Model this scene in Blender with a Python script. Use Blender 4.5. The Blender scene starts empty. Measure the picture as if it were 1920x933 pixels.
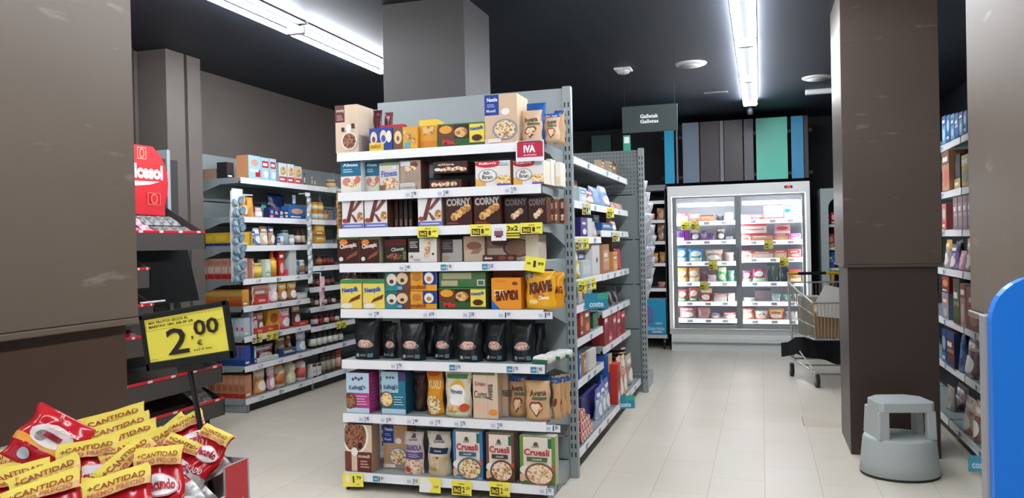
import bpy, bmesh, math, random
from mathutils import Vector, Matrix, noise
random.seed(7)
PI = math.pi
scene = bpy.context.scene
COL = scene.collection

# ------------------------------------------------------------------ camera
CAM_F, CAM_H = 1500.0, 1.35          # focal length in pixels of a 1920 wide frame, eye height
CAM_YAW, CAM_PITCH, CAM_ROLL = math.radians(17.3), math.radians(0.4), math.radians(-1.26)
def cam_axes():
    cy, sy = math.cos(CAM_YAW), math.sin(CAM_YAW)
    r = Vector((cy, sy, 0)); f = Vector((-sy, cy, 0)); u = Vector((0, 0, 1))
    f2 = f*math.cos(CAM_PITCH) - u*math.sin(CAM_PITCH); u2 = u*math.cos(CAM_PITCH) + f*math.sin(CAM_PITCH)
    r3 = r*math.cos(CAM_ROLL) + u2*math.sin(CAM_ROLL); u3 = u2*math.cos(CAM_ROLL) - r*math.sin(CAM_ROLL)
    return r3, u3, f2
CR, CU, CF = cam_axes()
def P(px, py, **k):
    """photo pixel -> point on the plane x=, y= or z="""
    d = CR*(px-960) - CU*(py-466.5) + CF*CAM_F
    (a, v), = k.items(); i = 'xyz'.index(a)
    o = Vector((0, 0, CAM_H)); return o + d*((v-o[i])/d[i])
cam_data = bpy.data.cameras.new('camera'); cam = bpy.data.objects.new('camera', cam_data); COL.objects.link(cam)
m3 = Matrix((CR, CU, -CF)).transposed()
cam.matrix_world = Matrix.Translation((0, 0, CAM_H)) @ m3.to_4x4()
cam_data.sensor_width = 36; cam_data.lens = 36*CAM_F/1920; cam_data.clip_start = 0.05; cam_data.clip_end = 100
scene.camera = cam

# ------------------------------------------------------------------ light and exposure
w = bpy.data.worlds.new('world'); scene.world = w; w.use_nodes = True
bg = w.node_tree.nodes['Background']; bg.inputs[0].default_value = (0.86, 0.9, 1.0, 1); bg.inputs[1].default_value = 0.40
TUBE_STRENGTH = 36.0
vs = scene.view_settings
scene.display_settings.display_device = 'sRGB'
vs.view_transform = 'Standard'; vs.look = 'None'; vs.gamma = 1.0; vs.exposure = 0.95; vs.use_curve_mapping = False

# ------------------------------------------------------------------ materials
def lin(h):
    h = h.lstrip('#'); o = []
    for i in (0, 2, 4):
        c = int(h[i:i+2], 16)/255; o.append(c/12.92 if c <= .04045 else ((c+.055)/1.055)**2.4)
    return (*o, 1)
MATS = {}
def M(h, rough=.45, metal=0., emit=0., spec=.4):
    k = (h, rough, metal, emit, spec)
    if k in MATS: return MATS[k]
    m = bpy.data.materials.new('paint_'+h.strip('#')); m.use_nodes = True
    b = m.node_tree.nodes['Principled BSDF']
    b.inputs['Base Color'].default_value = lin(h); b.inputs['Roughness'].default_value = rough
    b.inputs['Metallic'].default_value = metal; b.inputs['Specular IOR Level'].default_value = spec
    if emit:
        b.inputs['Emission Color'].default_value = lin(h); b.inputs['Emission Strength'].default_value = emit
    MATS[k] = m; return m
def nodes(name):
    m = bpy.data.materials.new(name); m.use_nodes = True; nt = m.node_tree
    return m, nt, nt.nodes['Principled BSDF']
def N(nt, typ, **k):
    n = nt.nodes.new(typ)
    for a, b in k.items(): setattr(n, a, b)
    return n
def food(a, b, c=None, scale=90., rough=.5):
    """printed food picture: voronoi crumbs of two or three colours"""
    k = ('food', a, b, c, scale)
    if k in MATS: return MATS[k]
    m, nt, bs = nodes('food_print'); tc = N(nt, 'ShaderNodeTexCoord'); v = N(nt, 'ShaderNodeTexVoronoi'); v.inputs['Scale'].default_value = scale
    r = N(nt, 'ShaderNodeValToRGB'); e = r.color_ramp.elements
    e[0].position = .2; e[0].color = lin(b); e[1].position = .75; e[1].color = lin(a)
    if c: x = e.new(.95); x.color = lin(c)
    sp = N(nt, 'ShaderNodeSeparateColor')
    nt.links.new(tc.outputs['Object'], v.inputs['Vector']); nt.links.new(v.outputs['Color'], sp.inputs[0])
    mt = N(nt, 'ShaderNodeMath', operation='MULTIPLY_ADD'); mt.inputs[1].default_value = .8; 
    nt.links.new(v.outputs['Distance'], mt.inputs[0]); nt.links.new(sp.outputs[0], mt.inputs[2])
    nt.links.new(mt.outputs[0], r.inputs[0]); nt.links.new(r.outputs[0], bs.inputs['Base Color']); bs.inputs['Roughness'].default_value = rough
    MATS[k] = m; return m
def foil(a, b, scale=14., rough=.22):
    """glossy printed film of two colours with crinkles"""
    k = ('foil', a, b, scale)
    if k in MATS: return MATS[k]
    m, nt, bs = nodes('printed_film'); tc = N(nt, 'ShaderNodeTexCoord'); n = N(nt, 'ShaderNodeTexNoise'); n.inputs['Scale'].default_value = scale; n.inputs['Detail'].default_value = 3
    r = N(nt, 'ShaderNodeValToRGB'); r.color_ramp.elements[0].position = .42; r.color_ramp.elements[0].color = lin(a); r.color_ramp.elements[1].position = .58; r.color_ramp.elements[1].color = lin(b)
    nt.links.new(tc.outputs['Object'], n.inputs['Vector']); nt.links.new(n.outputs[0], r.inputs[0]); nt.links.new(r.outputs[0], bs.inputs['Base Color'])
    bp = N(nt, 'ShaderNodeBump'); bp.inputs['Strength'].default_value = .35; bp.inputs['Distance'].default_value = .01
    nt.links.new(n.outputs[0], bp.inputs['Height']); nt.links.new(bp.outputs[0], bs.inputs['Normal'])
    bs.inputs['Roughness'].default_value = rough; MATS[k] = m; return m
def wallpaint(name, a, b, rough=.5, scuff=None, scale=2.2):
    m, nt, bs = nodes(name); tc = N(nt, 'ShaderNodeTexCoord'); n = N(nt, 'ShaderNodeTexNoise'); n.inputs['Scale'].default_value = scale; n.inputs['Detail'].default_value = 5
    r = N(nt, 'ShaderNodeValToRGB'); r.color_ramp.elements[0].position = .3; r.color_ramp.elements[0].color = lin(a); r.color_ramp.elements[1].position = .7; r.color_ramp.elements[1].color = lin(b)
    nt.links.new(tc.outputs['Object'], n.inputs['Vector']); nt.links.new(n.outputs[0], r.inputs[0]); out = r.outputs[0]
    if scuff:
        mp = N(nt, 'ShaderNodeMapping'); mp.inputs['Scale'].default_value = (3, 3, 12); n2 = N(nt, 'ShaderNodeTexNoise'); n2.inputs['Scale'].default_value = 1.6; n2.inputs['Detail'].default_value = 6
        nt.links.new(tc.outputs['Object'], mp.inputs[0]); nt.links.new(mp.outputs[0], n2.inputs['Vector'])
        r2 = N(nt, 'ShaderNodeValToRGB'); r2.color_ramp.elements[0].position = .655; r2.color_ramp.elements[0].color = (0, 0, 0, 1); r2.color_ramp.elements[1].position = .73; r2.color_ramp.elements[1].color = (.45, .45, .45, 1)
        nt.links.new(n2.outputs[0], r2.inputs[0]); mx = N(nt, 'ShaderNodeMix', data_type='RGBA'); nt.links.new(r2.outputs[0], mx.inputs[0]); nt.links.new(out, mx.inputs[6]); mx.inputs[7].default_value = lin(scuff); out = mx.outputs[2]
    nt.links.new(out, bs.inputs['Base Color']); bs.inputs['Roughness'].default_value = rough; return m
def tiles(name, a, b, grout, bw, rh, off, mortar, rough, swap=True, loc=(0, 0, 0), bump=.15):
    m, nt, bs = nodes(name); tc = N(nt, 'ShaderNodeTexCoord'); mp = N(nt, 'ShaderNodeMapping')
    if swap: mp.inputs['Rotation'].default_value = (0, 0, PI/2)
    mp.inputs['Location'].default_value = loc
    br = N(nt, 'ShaderNodeTexBrick', offset=off); br.inputs['Scale'].default_value = 1; br.inputs['Brick Width'].default_value = bw; br.inputs['Row Height'].default_value = rh
    br.inputs['Mortar Size'].default_value = mortar; br.inputs['Mortar Smooth'].default_value = .3; br.inputs['Color1'].default_value = lin(a); br.inputs['Color2'].default_value = lin(b); br.inputs['Mortar'].default_value = lin(grout)
    nt.links.new(tc.outputs['Object'], mp.inputs[0]); nt.links.new(mp.outputs[0], br.inputs['Vector'])
    n = N(nt, 'ShaderNodeTexNoise'); n.inputs['Scale'].default_value = 1.3; n.inputs['Detail'].default_value = 6; nt.links.new(tc.outputs['Object'], n.inputs['Vector'])
    mx = N(nt, 'ShaderNodeMix', data_type='RGBA', blend_type='MULTIPLY'); mx.inputs[0].default_value = .35
    r = N(nt, 'ShaderNodeValToRGB'); r.color_ramp.elements[0].position = .3; r.color_ramp.elements[0].color = (.78, .76, .72, 1); r.color_ramp.elements[1].position = .65; r.color_ramp.elements[1].color = (1, 1, 1, 1)
    nt.links.new(n.outputs[0], r.inputs[0]); nt.links.new(br.outputs['Color'], mx.inputs[6]); nt.links.new(r.outputs[0], mx.inputs[7]); nt.links.new(mx.outputs[2], bs.inputs['Base Color'])
    bp = N(nt, 'ShaderNodeBump'); bp.inputs['Strength'].default_value = bump; bp.inputs['Distance'].default_value = .003; bp.invert = True
    nt.links.new(br.outputs['Fac'], bp.inputs['Height']); nt.links.new(bp.outputs[0], bs.inputs['Normal'])
    bs.inputs['Roughness'].default_value = rough; return m
GLASS = None
def glass():
    global GLASS
    if GLASS: return GLASS
    m, nt, bs = nodes('door_glass'); out = nt.nodes['Material Output']
    g = N(nt, 'ShaderNodeBsdfGlossy'); g.inputs['Roughness'].default_value = .03; t = N(nt, 'ShaderNodeBsdfTransparent'); t.inputs[0].default_value = (.97, .985, .98, 1)
    fr = N(nt, 'ShaderNodeFresnel'); fr.inputs[0].default_value = 1.35; mx = N(nt, 'ShaderNodeMixShader')
    nt.links.new(fr.outputs[0], mx.inputs[0]); nt.links.new(t.outputs[0], mx.inputs[1]); nt.links.new(g.outputs[0], mx.inputs[2]); nt.links.new(mx.outputs[0], out.inputs[0]); GLASS = m; return m
def film():
    k = 'clearfilm'
    if k in MATS: return MATS[k]
    m, nt, bs = nodes('clear_film'); bs.inputs['Base Color'].default_value = (.75, .78, .8, 1); bs.inputs['Roughness'].default_value = .12; bs.inputs['Alpha'].default_value = .45
    MATS[k] = m; return m

# ------------------------------------------------------------------ mesh builder
class MB:
    def __init__(s): s.bm = bmesh.new(); s.mats = []
    def mi(s, m):
        if isinstance(m, str): m = M(m)
        if m not in s.mats: s.mats.append(m)
        return s.mats.index(m)
    def poly(s, pts, m):
        f = s.bm.faces.new([s.bm.verts.new(p) for p in pts]); f.material_index = s.mi(m); return f
    def box(s, x0, y0, z0, x1, y1, z1, m, bev=0, mats=None, mtx=None):
        r = bmesh.ops.create_cube(s.bm, size=1); vv = r['verts']
        for v in vv: v.co = Vector(((x0+x1)/2+v.co.x*(x1-x0), (y0+y1)/2+v.co.y*(y1-y0), (z0+z1)/2+v.co.z*(z1-z0)))
        fs = {f for v in vv for f in v.link_faces}; k = s.mi(m)
        for f in fs:
            f.material_index = k
            if mats:
                n = f.normal if f.normal.length else (f.normal_update() or f.normal)
                f.normal_update(); n = f.normal
                key = ('-x' if n.x < -.5 else '+x' if n.x > .5 else '-y' if n.y < -.5 else '+y' if n.y > .5 else '-z' if n.z < -.5 else '+z')
                if key in mats: f.material_index = s.mi(mats[key])
        if bev:
            es = {e for f in fs for e in f.edges}
            r = bmesh.ops.bevel(s.bm, geom=list(es), offset=bev, segments=2 if bev > .004 else 1, profile=.5, affect='EDGES', clamp_overlap=True)
            vv = list({v for f in r['faces'] for v in f.verts} | {v for v in vv if v.is_valid})
        if mtx is not None:
            bmesh.ops.transform(s.bm, matrix=mtx, verts=[v for v in vv if v.is_valid])
        return vv
    def tube(s, pts, r, m, n=8, closed=False, cap=True, radii=None):
        k = s.mi(m); pts = [Vector(p) for p in pts]; rings = []; L = len(pts)
        up = None
        for i, p in enumerate(pts):
            a = pts[i-1] if (i or closed) else p; b = pts[(i+1) % L] if (i < L-1 or closed) else p
            t = (b-a).normalized()
            if up is None: up = Vector((0, 0, 1)) if abs(t.z) < .9 else Vector((1, 0, 0))
            x = t.cross(up); 
            if x.length < 1e-4: x = t.orthogonal()
            x.normalize(); y = t.cross(x).normalized(); up = -y if False else up
            rr = radii[i] if radii else r
            rings.append([s.bm.verts.new(p + x*math.cos(2*PI*j/n)*rr + y*math.sin(2*PI*j/n)*rr) for j in range(n)])
        for i in range(L if closed else L-1):
            A, B = rings[i], rings[(i+1) % L]
            for j in range(n):
                f = s.bm.faces.new((A[j], A[(j+1) % n], B[(j+1) % n], B[j])); f.material_index = k; f.smooth = True
        if cap and not closed:
            for R in (rings[0], rings[-1]):
                f = s.bm.faces.new(R); f.material_index = k
    def lathe(s, prof, m, n=16, c=(0, 0, 0), sx=1, sy=1, mats=None):
        """prof list of (r, z) bottom to top"""
        k = s.mi(m); rings = []
        for r, z in prof:
            rings.append([s.bm.verts.new((c[0]+math.cos(2*PI*j/n)*r*sx, c[1]+math.sin(2*PI*j/n)*r*sy, c[2]+z)) for j in range(n)])
        for i in range(len(rings)-1):
            kk = s.mi(mats[i]) if mats and mats[i] else k
            for j in range(n):
                f = s.bm.faces.new((rings[i][j], rings[i][(j+1) % n], rings[i+1][(j+1) % n], rings[i+1][j])); f.material_index = kk; f.smooth = True
        f = s.bm.faces.new(rings[0][::-1]); f.material_index = k; f = s.bm.faces.new(rings[-1]); f.material_index = k
    def prism(s, pts, z0, z1, m, axis='z', bev=0):
        """extrude a 2D outline along an axis"""
        k = s.mi(m)
        def co(p, z): return (p[0], p[1], z) if axis == 'z' else (p[0], z, p[1]) if axis == 'y' else (z, p[0], p[1])
        A = [s.bm.verts.new(co(p, z0)) for p in pts]; B = [s.bm.verts.new(co(p, z1)) for p in pts]; n = len(pts)
        fs = [s.bm.faces.new(A[::-1]), s.bm.faces.new(B)]
        for i in range(n): fs.append(s.bm.faces.new((A[i], A[(i+1) % n], B[(i+1) % n], B[i])))
        for f in fs: f.material_index = k
        bmesh.ops.recalc_face_normals(s.bm, faces=fs)
        if bev: bmesh.ops.bevel(s.bm, geom=list({e for f in fs for e in f.edges}), offset=bev, segments=2, profile=.5, affect='EDGES', clamp_overlap=True)
    def mesh(s, name='mesh'):
        me = bpy.data.meshes.new(name); s.bm.to_mesh(me); s.bm.free()
        for m in s.mats: me.materials.append(m)
        return me
    def build(s, name, parent=None, loc=(0, 0, 0), rz=0.):
        o = bpy.data.objects.new(name, s.mesh(name)); COL.objects.link(o); o.location = loc; o.rotation_euler = (0, 0, rz)
        if parent: o.parent = parent
        return o
def tag(o, label=None, cat=None, group=None, kind=None):
    if label: o['label'] = label
    if cat: o['category'] = cat
    if group: o['group'] = group
    if kind: o['kind'] = kind
    return o
def empty(name, loc=(0, 0, 0), rz=0.):
    o = bpy.data.objects.new(name, None); COL.objects.link(o); o.location = loc; o.rotation_euler = (0, 0, rz); o.empty_display_size = .05; return o

# ------------------------------------------------------------------ lettering
TXT = {}
def glyphs(s, bold=0., shear=0.):
    k = (s, bold, shear)
    if k in TXT: return TXT[k]
    c = bpy.data.curves.new('lettering', 'FONT'); c.body = s; c.resolution_u = 2; c.offset = bold; c.shear = shear; c.size = 1
    o = bpy.data.objects.new('lettering', c); me = o.to_mesh()
    vs_ = [(v.co.x, v.co.y) for v in me.vertices]; fs = [tuple(p.vertices) for p in me.polygons]
    o.to_mesh_clear(); bpy.data.objects.remove(o); bpy.data.curves.remove(c)
    if vs_:
        x0 = min(v[0] for v in vs_); x1 = max(v[0] for v in vs_); y0 = min(v[1] for v in vs_); y1 = max(v[1] for v in vs_)
        vs_ = [((a-x0)/max(x1-x0, 1e-6), (b-y0)/max(y1-y0, 1e-6)) for a, b in vs_]
    TXT[k] = (vs_, fs); return TXT[k]
# artwork elements, all in 0..1 of the printed face:
#  R x0 y0 x1 y1 mat | E cx cy rx ry mat | T text x0 y0 x1 y1 mat rot | G pts mat | A ring
def R(x0, y0, x1, y1, m): return ('R', x0, y0, x1, y1, m)
def E(cx, cy, rx, ry, m, rot=0): return ('E', cx, cy, rx, ry, m, rot)
def T(s, x0, y0, x1, y1, m, rot=0, bold=.02, shear=0.): return ('T', s, x0, y0, x1, y1, m, rot, bold, shear)
def G(pts, m): return ('G', pts, m)
def paint(mb, S, arts, step=.0005, asp=1., seg=1, clamp=True):
    """lay the artwork on the surface S(u, v, off)"""
    for i, a in enumerate(arts):
        off = step*(i+1); t = a[0]
        if t == 'R':
            _, x0, y0, x1, y1, m = a; k = mb.mi(m); nx = max(1, int(seg*(x1-x0)+.99)) if seg > 1 else 1; ny = max(1, int(seg*(y1-y0)+.99)) if seg > 1 else 1
            g = [[mb.bm.verts.new(S(x0+(x1-x0)*p/nx, y0+(y1-y0)*q/ny, off)) for p in range(nx+1)] for q in range(ny+1)]
            for q in range(ny):
                for p in range(nx):
                    f = mb.bm.faces.new((g[q][p], g[q][p+1], g[q+1][p+1], g[q+1][p])); f.material_index = k; f.smooth = seg > 1
        elif t == 'E':
            _, cx, cy, rx, ry, m, rot = a; k = mb.mi(m); n = 18; rr = [1.] if seg == 1 else [.34, .67, 1.] if seg < 12 else [.2, .4, .6, .8, 1.]; prev = None; c = mb.bm.verts.new(S(cx, cy, off))
            for r_ in rr:
                ring = []
                for j in range(n):
                    th = 2*PI*j/n; X = rx*r_*math.cos(th); Y = ry*r_*math.sin(th)*asp
                    uu, vv_ = cx+X*math.cos(rot)-Y*math.sin(rot), cy+(X*math.sin(rot)+Y*math.cos(rot))/asp
                    if clamp: uu, vv_ = min(max(uu, 0.), 1.), min(max(vv_, 0.), 1.)
                    ring.append(mb.bm.verts.new(S(uu, vv_, off)))
                for j in range(n):
                    f = mb.bm.faces.new((c, ring[j], ring[(j+1) % n])) if prev is None else mb.bm.faces.new((prev[j], ring[j], ring[(j+1) % n], prev[(j+1) % n]))
                    f.material_index = k; f.smooth = seg > 1
                prev = ring
        elif t == 'G':
            _, pts, m = a; f = mb.bm.faces.new([mb.bm.verts.new(S(u, v, off)) for u, v in pts]); f.material_index = mb.mi(m)
        elif t == 'T':
            _, s, x0, y0, x1, y1, m, rot, bold, sh = a; vs_, fs = glyphs(s, bold, sh); k = mb.mi(m); cx, cy = (x0+x1)/2, (y0+y1)/2; co, si = math.cos(rot), math.sin(rot); vv = []
            for u, v in vs_:
                X = (u-.5)*(x1-x0); Y = (v-.5)*(y1-y0)*asp
                vv.append(mb.bm.verts.new(S(cx+X*co-Y*si, cy+(X*si+Y*co)/asp, off+(.0006 if seg > 1 else 0))))
            for f in fs:
                try: q = mb.bm.faces.new([vv[i] for i in f]); q.material_index = k
                except ValueError: pass

# ------------------------------------------------------------------ product shapes (origin: bottom centre of the front face, front = -y)
def box_mb(w, h, d, body, art=(), side=None, top=None, bev=.0012, sideart=()):
    mb = MB(); sd = side or body; tp = top or body
    mb.box(-w/2, 0, 0, w/2, d, h, body, bev=bev, mats={'+x': sd, '-x': sd, '+z': tp, '+y': sd})
    paint(mb, lambda u, v, o: (-w/2+u*w, -o, v*h), art, asp=h/w)
    if sideart: paint(mb, lambda u, v, o: (w/2+o, u*d, v*h), sideart, asp=h/d)
    return mb
def pillow(w, h, t, body, art=(), mode='stand', seed=0, n=8, back=None, cr=.0025):
    """mode stand: bottom gusset, sealed flat top.  mode lie: sealed both ends"""
    mb = MB(); nu, nv = n, n+2; k = mb.mi(body); rnd = random.Random(seed); a1, a2, a3 = [rnd.uniform(0, 6) for _ in range(3)]
    def th(u, v):
        e = max(0., math.sin(PI*min(max(u, 0), 1)))**.55
        if mode == 'stand': p = (max(0., 1-v))**.55*(.82+.18*min(1, v*6))
        else: p = max(0., math.sin(PI*min(max(v, 0), 1)))**.6
        return t/2*e*p*(1+.10*math.sin(9*u+a1)*math.sin(7*v+a2))
    def wd(v):
        return w*(1-.05*math.sin(PI*v) + (.02 if mode == 'lie' else 0)) 
    def S(u, v, o):
        e_ = max(0., min(1., 6*u, 6*(1-u), 6*(1-v)+.15, 6*v+(.4 if mode == 'stand' else .15))); nz = cr*e_*noise.noise(Vector((u*4.2+seed*3.1, v*5.5, seed*1.7)))*1.6 + cr*.5*e_*noise.noise(Vector((u*10+seed, v*12, 3.3)))
        return (wd(v)*(u-.5)+.004*math.sin(11*v+a3)*(1 if 0 < v < 1 else 0), (0 if mode == 'lie' else t/2)-th(u, v)-o-nz-.0012*math.sin(14*u+a2)*math.sin(9*v+a1), v*h)
    def B(u, v):
        x, y, z = S(u, v, 0); c = (0 if mode == 'lie' else t/2); return (x, 2*c-y+.0012, z)
    F = [[mb.bm.verts.new(S(i/nu, j/nv, 0)) for i in range(nu+1)] for j in range(nv+1)]
    Bk = [[mb.bm.verts.new(B(i/nu, j/nv)) for i in range(nu+1)] for j in range(nv+1)]
    kb = mb.mi(back) if back else k
    for j in range(nv):
        for i in range(nu):
            f = mb.bm.faces.new((F[j][i], F[j][i+1], F[j+1][i+1], F[j+1][i])); f.material_index = k; f.smooth = True
            f = mb.bm.faces.new((Bk[j][i+1], Bk[j][i], Bk[j+1][i], Bk[j+1][i+1])); f.material_index = kb; f.smooth = True
    for j in range(nv):
        for c, fl in ((0, 0), (nu, 1)):
            q = (F[j][c], F[j+1][c], Bk[j+1][c], Bk[j][c]); f = mb.bm.faces.new(q if not fl else q[::-1]); f.material_index = k
    for i in range(nu):
        f = mb.bm.faces.new((F[0][i], Bk[0][i], Bk[0][i+1], F[0][i+1])); f.material_index = k
        f = mb.bm.faces.new((F[nv][i+1], Bk[nv][i+1], Bk[nv][i], F[nv][i])); f.material_index = k
    paint(mb, S, art, asp=h/w, seg=7 if cr < .004 else 16, step=.0008 if cr < .004 else .0014)
    return mb
JAR = [(.0, .0), (.9, .0), (1, .03), (1, .72), (.82, .80), (.8, .84)]
BOT = [(.0, .0), (.95, .0), (1, .03), (1, .55), (.85, .66), (.42, .78), (.38, .90)]
def jar_obj(name, w, h, body, lid, label=None, prof=JAR, art=(), n=14, round_y=None):
    r = w/2; mb = MB(); mb.lathe([(max(a*r, .001), b*h) for a, b in prof], body, n=n, c=(0, r, 0))
    if label: mb.lathe([(r*1.01, h*.16), (r*1.012, h*.62)], label, n=n, c=(0, r, 0))
    if art: paint(mb, lambda u, v, o: (math.sin((u-.5)*2.2)*(r*1.03+o), r-math.cos((u-.5)*2.2)*(r*1.03+o), h*(.16+.46*v)), art, asp=.6, seg=7, step=.0008)
    o = mb.build(name); lr = prof[-1][0]*r*1.12; lm = MB(); z0 = prof[-1][1]*h-.02*h
    lm.lathe([(lr, 0), (lr, h-z0-.003), (lr*.93, h-z0)], lid, n=n, c=(0, r, z0)); l = lm.build('lid', o); return o
# ------------------------------------------------------------------ the room
CZ = 2.88
FLOOR = tiles('floor_tiles', '#e4dccc', '#dfd7c6', '#b0a897', .62, .29, .5, .0016, .30, loc=(0.3, .005, 0))
CEIL = tiles('ceiling_panels', '#1e2633', '#1b2330', '#080b11', 1.2, .6, 0., .004, .55, loc=(0, .15, 0))
WALLP = wallpaint('brown_grey_wall', '#6b635d', '#655d57', .55)
BLACKW = wallpaint('black_wall', '#14151a', '#101116', .6)
COLU = wallpaint('column_cladding', '#6a5d50', '#635649', .42, scuff='#9c9187')
COLU2 = wallpaint('dark_cladding', '#4f4239', '#4a3d34', .42, scuff='#7a6c60')
COLL2 = wallpaint('dark_column_base', '#3a2c25', '#352821', .4)
PILL = wallpaint('grey_brown_pillar', '#484543', '#43403e', .5)
COLL = wallpaint('column_base_paint', '#4a382c', '#453327', .4, scuff='#6b5a4e')
GREY = '#98a09f'; GREYD = '#7d8685'; WHITE = '#f1f1f2'
def struct(name, mb, parent=None):
    o = mb.build(name, parent)
    if not parent: o['kind'] = 'structure'
    return o
mb = MB(); mb.box(-4.7, -3.5, -.1, 3.0, 11.2, 0, FLOOR); struct('floor', mb)
mb = MB(); mb.box(-4.7, -3.5, CZ, 3.0, 11.2, CZ+.1, CEIL); struct('ceiling', mb)
mb = MB(); mb.box(-4.7, -3.5, 0, -4.53, 11.2, CZ, WALLP); struct('wall_left', mb)
mb = MB(); mb.box(-4.53, 10.9, 0, 2.85, 11.2, CZ, BLACKW); struct('wall_back', mb)
mb = MB(); mb.box(2.0, -3.5, 0, 2.2, 10.9, CZ, BLACKW); struct('wall_right', mb)

# columns: painted core with a thicker cladding above eye level and a narrow ledge trim
def column(name, x0, y0, x1, y1, label, t=.022, zt=1.16, trimm=True, mu=None, ml=None):
    mu = mu or COLU; ml = ml or COLL
    e = empty(name, ((x0+x1)/2, (y0+y1)/2, 0)); cx, cy = e.location[:2]
    hx, hy = (x1-x0)/2, (y1-y0)/2
    mb = MB(); mb.box(-hx+t, -hy+t, 0, hx-t, hy-t, zt, ml, bev=.003); c = mb.build('column_base', e)
    mb = MB(); mb.box(-hx, -hy, zt+.012, hx, hy, CZ, mu, bev=.003); mb.build('cladding', e)
    if trimm:
        mb = MB(); mb.box(-hx-.006, -hy-.006, zt-.004, hx+.006, hy+.006, zt+.012, mu, bev=.003); mb.build('ledge_trim', e)
    e['kind'] = 'structure'; e['label'] = label; return e
column('column', -2.25, 1.12, -1.62, 1.775, 'wide brown column with a scuffed upper cladding at the left edge')
column('column', .485, 5.31, 1.03, 5.955, 'dark brown square column standing behind the grey step stool', mu=COLU2, ml=COLL2)
column('column', .49, 1.60, 1.03, 2.215, 'taupe scuffed column at the right edge behind the blue panel', zt=1.15)
e = column('column', -2.27, 4.62, -1.715, 5.1, 'grey-brown column rising behind the cereal rack', trimm=False, mu=PILL, ml=PILL)
# pilaster on the left wall with a recessed seam and a cable duct
e = empty('trim_1', (-4.4, 5.2, 0)); e['kind'] = 'structure'
mb = MB(); mb.box(-.13, -.19, 0, .135, .01, CZ, WALLP, bev=.003); mb.build('left_half', e)
mb = MB(); mb.box(-.13, .045, 0, .135, .20, CZ, WALLP, bev=.003); mb.build('right_half', e)
mb = MB(); mb.box(-.13, .01, 0, .10, .045, CZ, COLL); mb.tube([(.118, .03, 0), (.118, .03, CZ)], .012, '#4a443f'); mb.build('cable_duct', e)
mb = MB(); mb.box(-.02, -.03, .0, .02, .09, CZ, '#2b2725'); 
o = mb.build('trim_2', None, (-4.5, 4.83, 0)); o['kind'] = 'structure'

# ------------------------------------------------------------------ ceiling fittings
TUBE = M('#f4f8ff', emit=TUBE_STRENGTH)
def light_fixture(x, y0, y1, label, group):
    L = y1-y0; e = empty('ceiling_light', (x, (y0+y1)/2, CZ)); tag(e, label, 'light', group)
    mb = MB(); mb.box(-.028, -L/2+.01, -.045, .028, L/2-.01, 0, '#3a3c3f', bev=.004); mb.box(-.085, -L/2+.01, -.012, .085, L/2-.01, 0, '#6a6e72', bev=.003); mb.build('housing', e)  # wide flat tray added over the tubes to keep their light off the ceiling
    for s in (-1, 1):
        mb = MB(); mb.box(-.06, -.012, -.075, .06, .012, -.028, '#c2c5c7', bev=.004); mb.build('end_cap', e, (0, s*(L/2-.012), 0))
    for s in (-1, 1):
        mb = MB(); mb.tube([(0, -L/2+.03, 0), (0, L/2-.03, 0)], .017, TUBE, n=8); mb.build('fluorescent_tube', e, (s*.055, 0, -.060))
names = ['end of the row above the freezer', 'second from the far end of the right row', 'third from the far end of the right row', 'fourth from the far end of the right row']
ys = [9.24, 7.81, 6.37, 4.93, 3.49, 2.05, .61, -.83, -2.27, -3.4]
for i in range(9):
    lb = 'bright twin tube ceiling light, ' + (names[i] if i < 4 else ['fifth', 'sixth', 'seventh', 'eighth', 'ninth'][i-4]+' from the far end of the right row')
    light_fixture(-.085, ys[i+1]+.01, ys[i], lb, 'right row of ceiling lights')
ysl = [6.17, 4.78, 3.38, 1.98, .58, -.82]
nl = ['in the left row, ending at the middle column', 'in the left row, cut by the top frame edge']
for i in range(5):
    lb = 'bright twin tube ceiling light ' + (nl[i] if i < 2 else ['third', 'fourth', 'fifth'][i-2]+' from the far end of the left row')
    light_fixture(-2.99, ysl[i+1]+.01, ysl[i], lb, 'left row of ceiling lights')
# small bracket under the far light
mb = MB(); mb.lathe([(.008, -.16), (.03, -.15), (.035, -.10), (.012, -.06), (.012, 0)], '#3a3d42', n=12); tag(mb.build('ceiling_sensor', None, (-.09, 9.32, CZ)), 'dark sensor hanging just behind the far end of the light row', 'sensor')
# smoke detector
mb = MB(); mb.box(-.075, -.075, -.02, .075, .075, 0, '#e2e2e0', bev=.008); o = mb.build('smoke_detector', None, (-1.14, 7.1, CZ)); tag(o, 'small white square detector on the dark ceiling left of the light row', 'detector')
mb = MB(); mb.lathe([(.03, -.05), (.055, -.04), (.06, -.018)], '#d6d6d4', n=16); mb.build('sensor_cap', o)
def speaker(x, y, label):
    mb = MB(); mb.lathe([(.02, -.022), (.10, -.020), (.13, -.012), (.138, 0)], '#c8c9c9', n=28); o = mb.build('ceiling_speaker', None, (x, y, CZ)); tag(o, label, 'speaker', 'round ceiling speakers')
    mb = MB(); mb.lathe([(.01, -.026), (.10, -.0225)], '#b4b6b6', n=28); mb.build('grille', o)
speaker(-.555, 7.13, 'round white ceiling speaker between detector and light row'); speaker(.54, 8.23, 'round white ceiling speaker half hidden by the right column')
mb = MB(); mb.box(0, -.03, -.05, .42, .03, 0, '#e4e6e6', bev=.008); tag(mb.build('emergency_lamp', None, (.47, 8.9, CZ)), 'long white emergency lamp on the ceiling by the right column', 'lamp')
mb = MB(); mb.box(-.12, -.02, -.012, .12, .02, 0, '#70757a', bev=.003); tag(mb.build('ceiling_vent', None, (-.42, 8.6, CZ)), 'thin grey slot vent in the ceiling left of the light row', 'vent')

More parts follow.
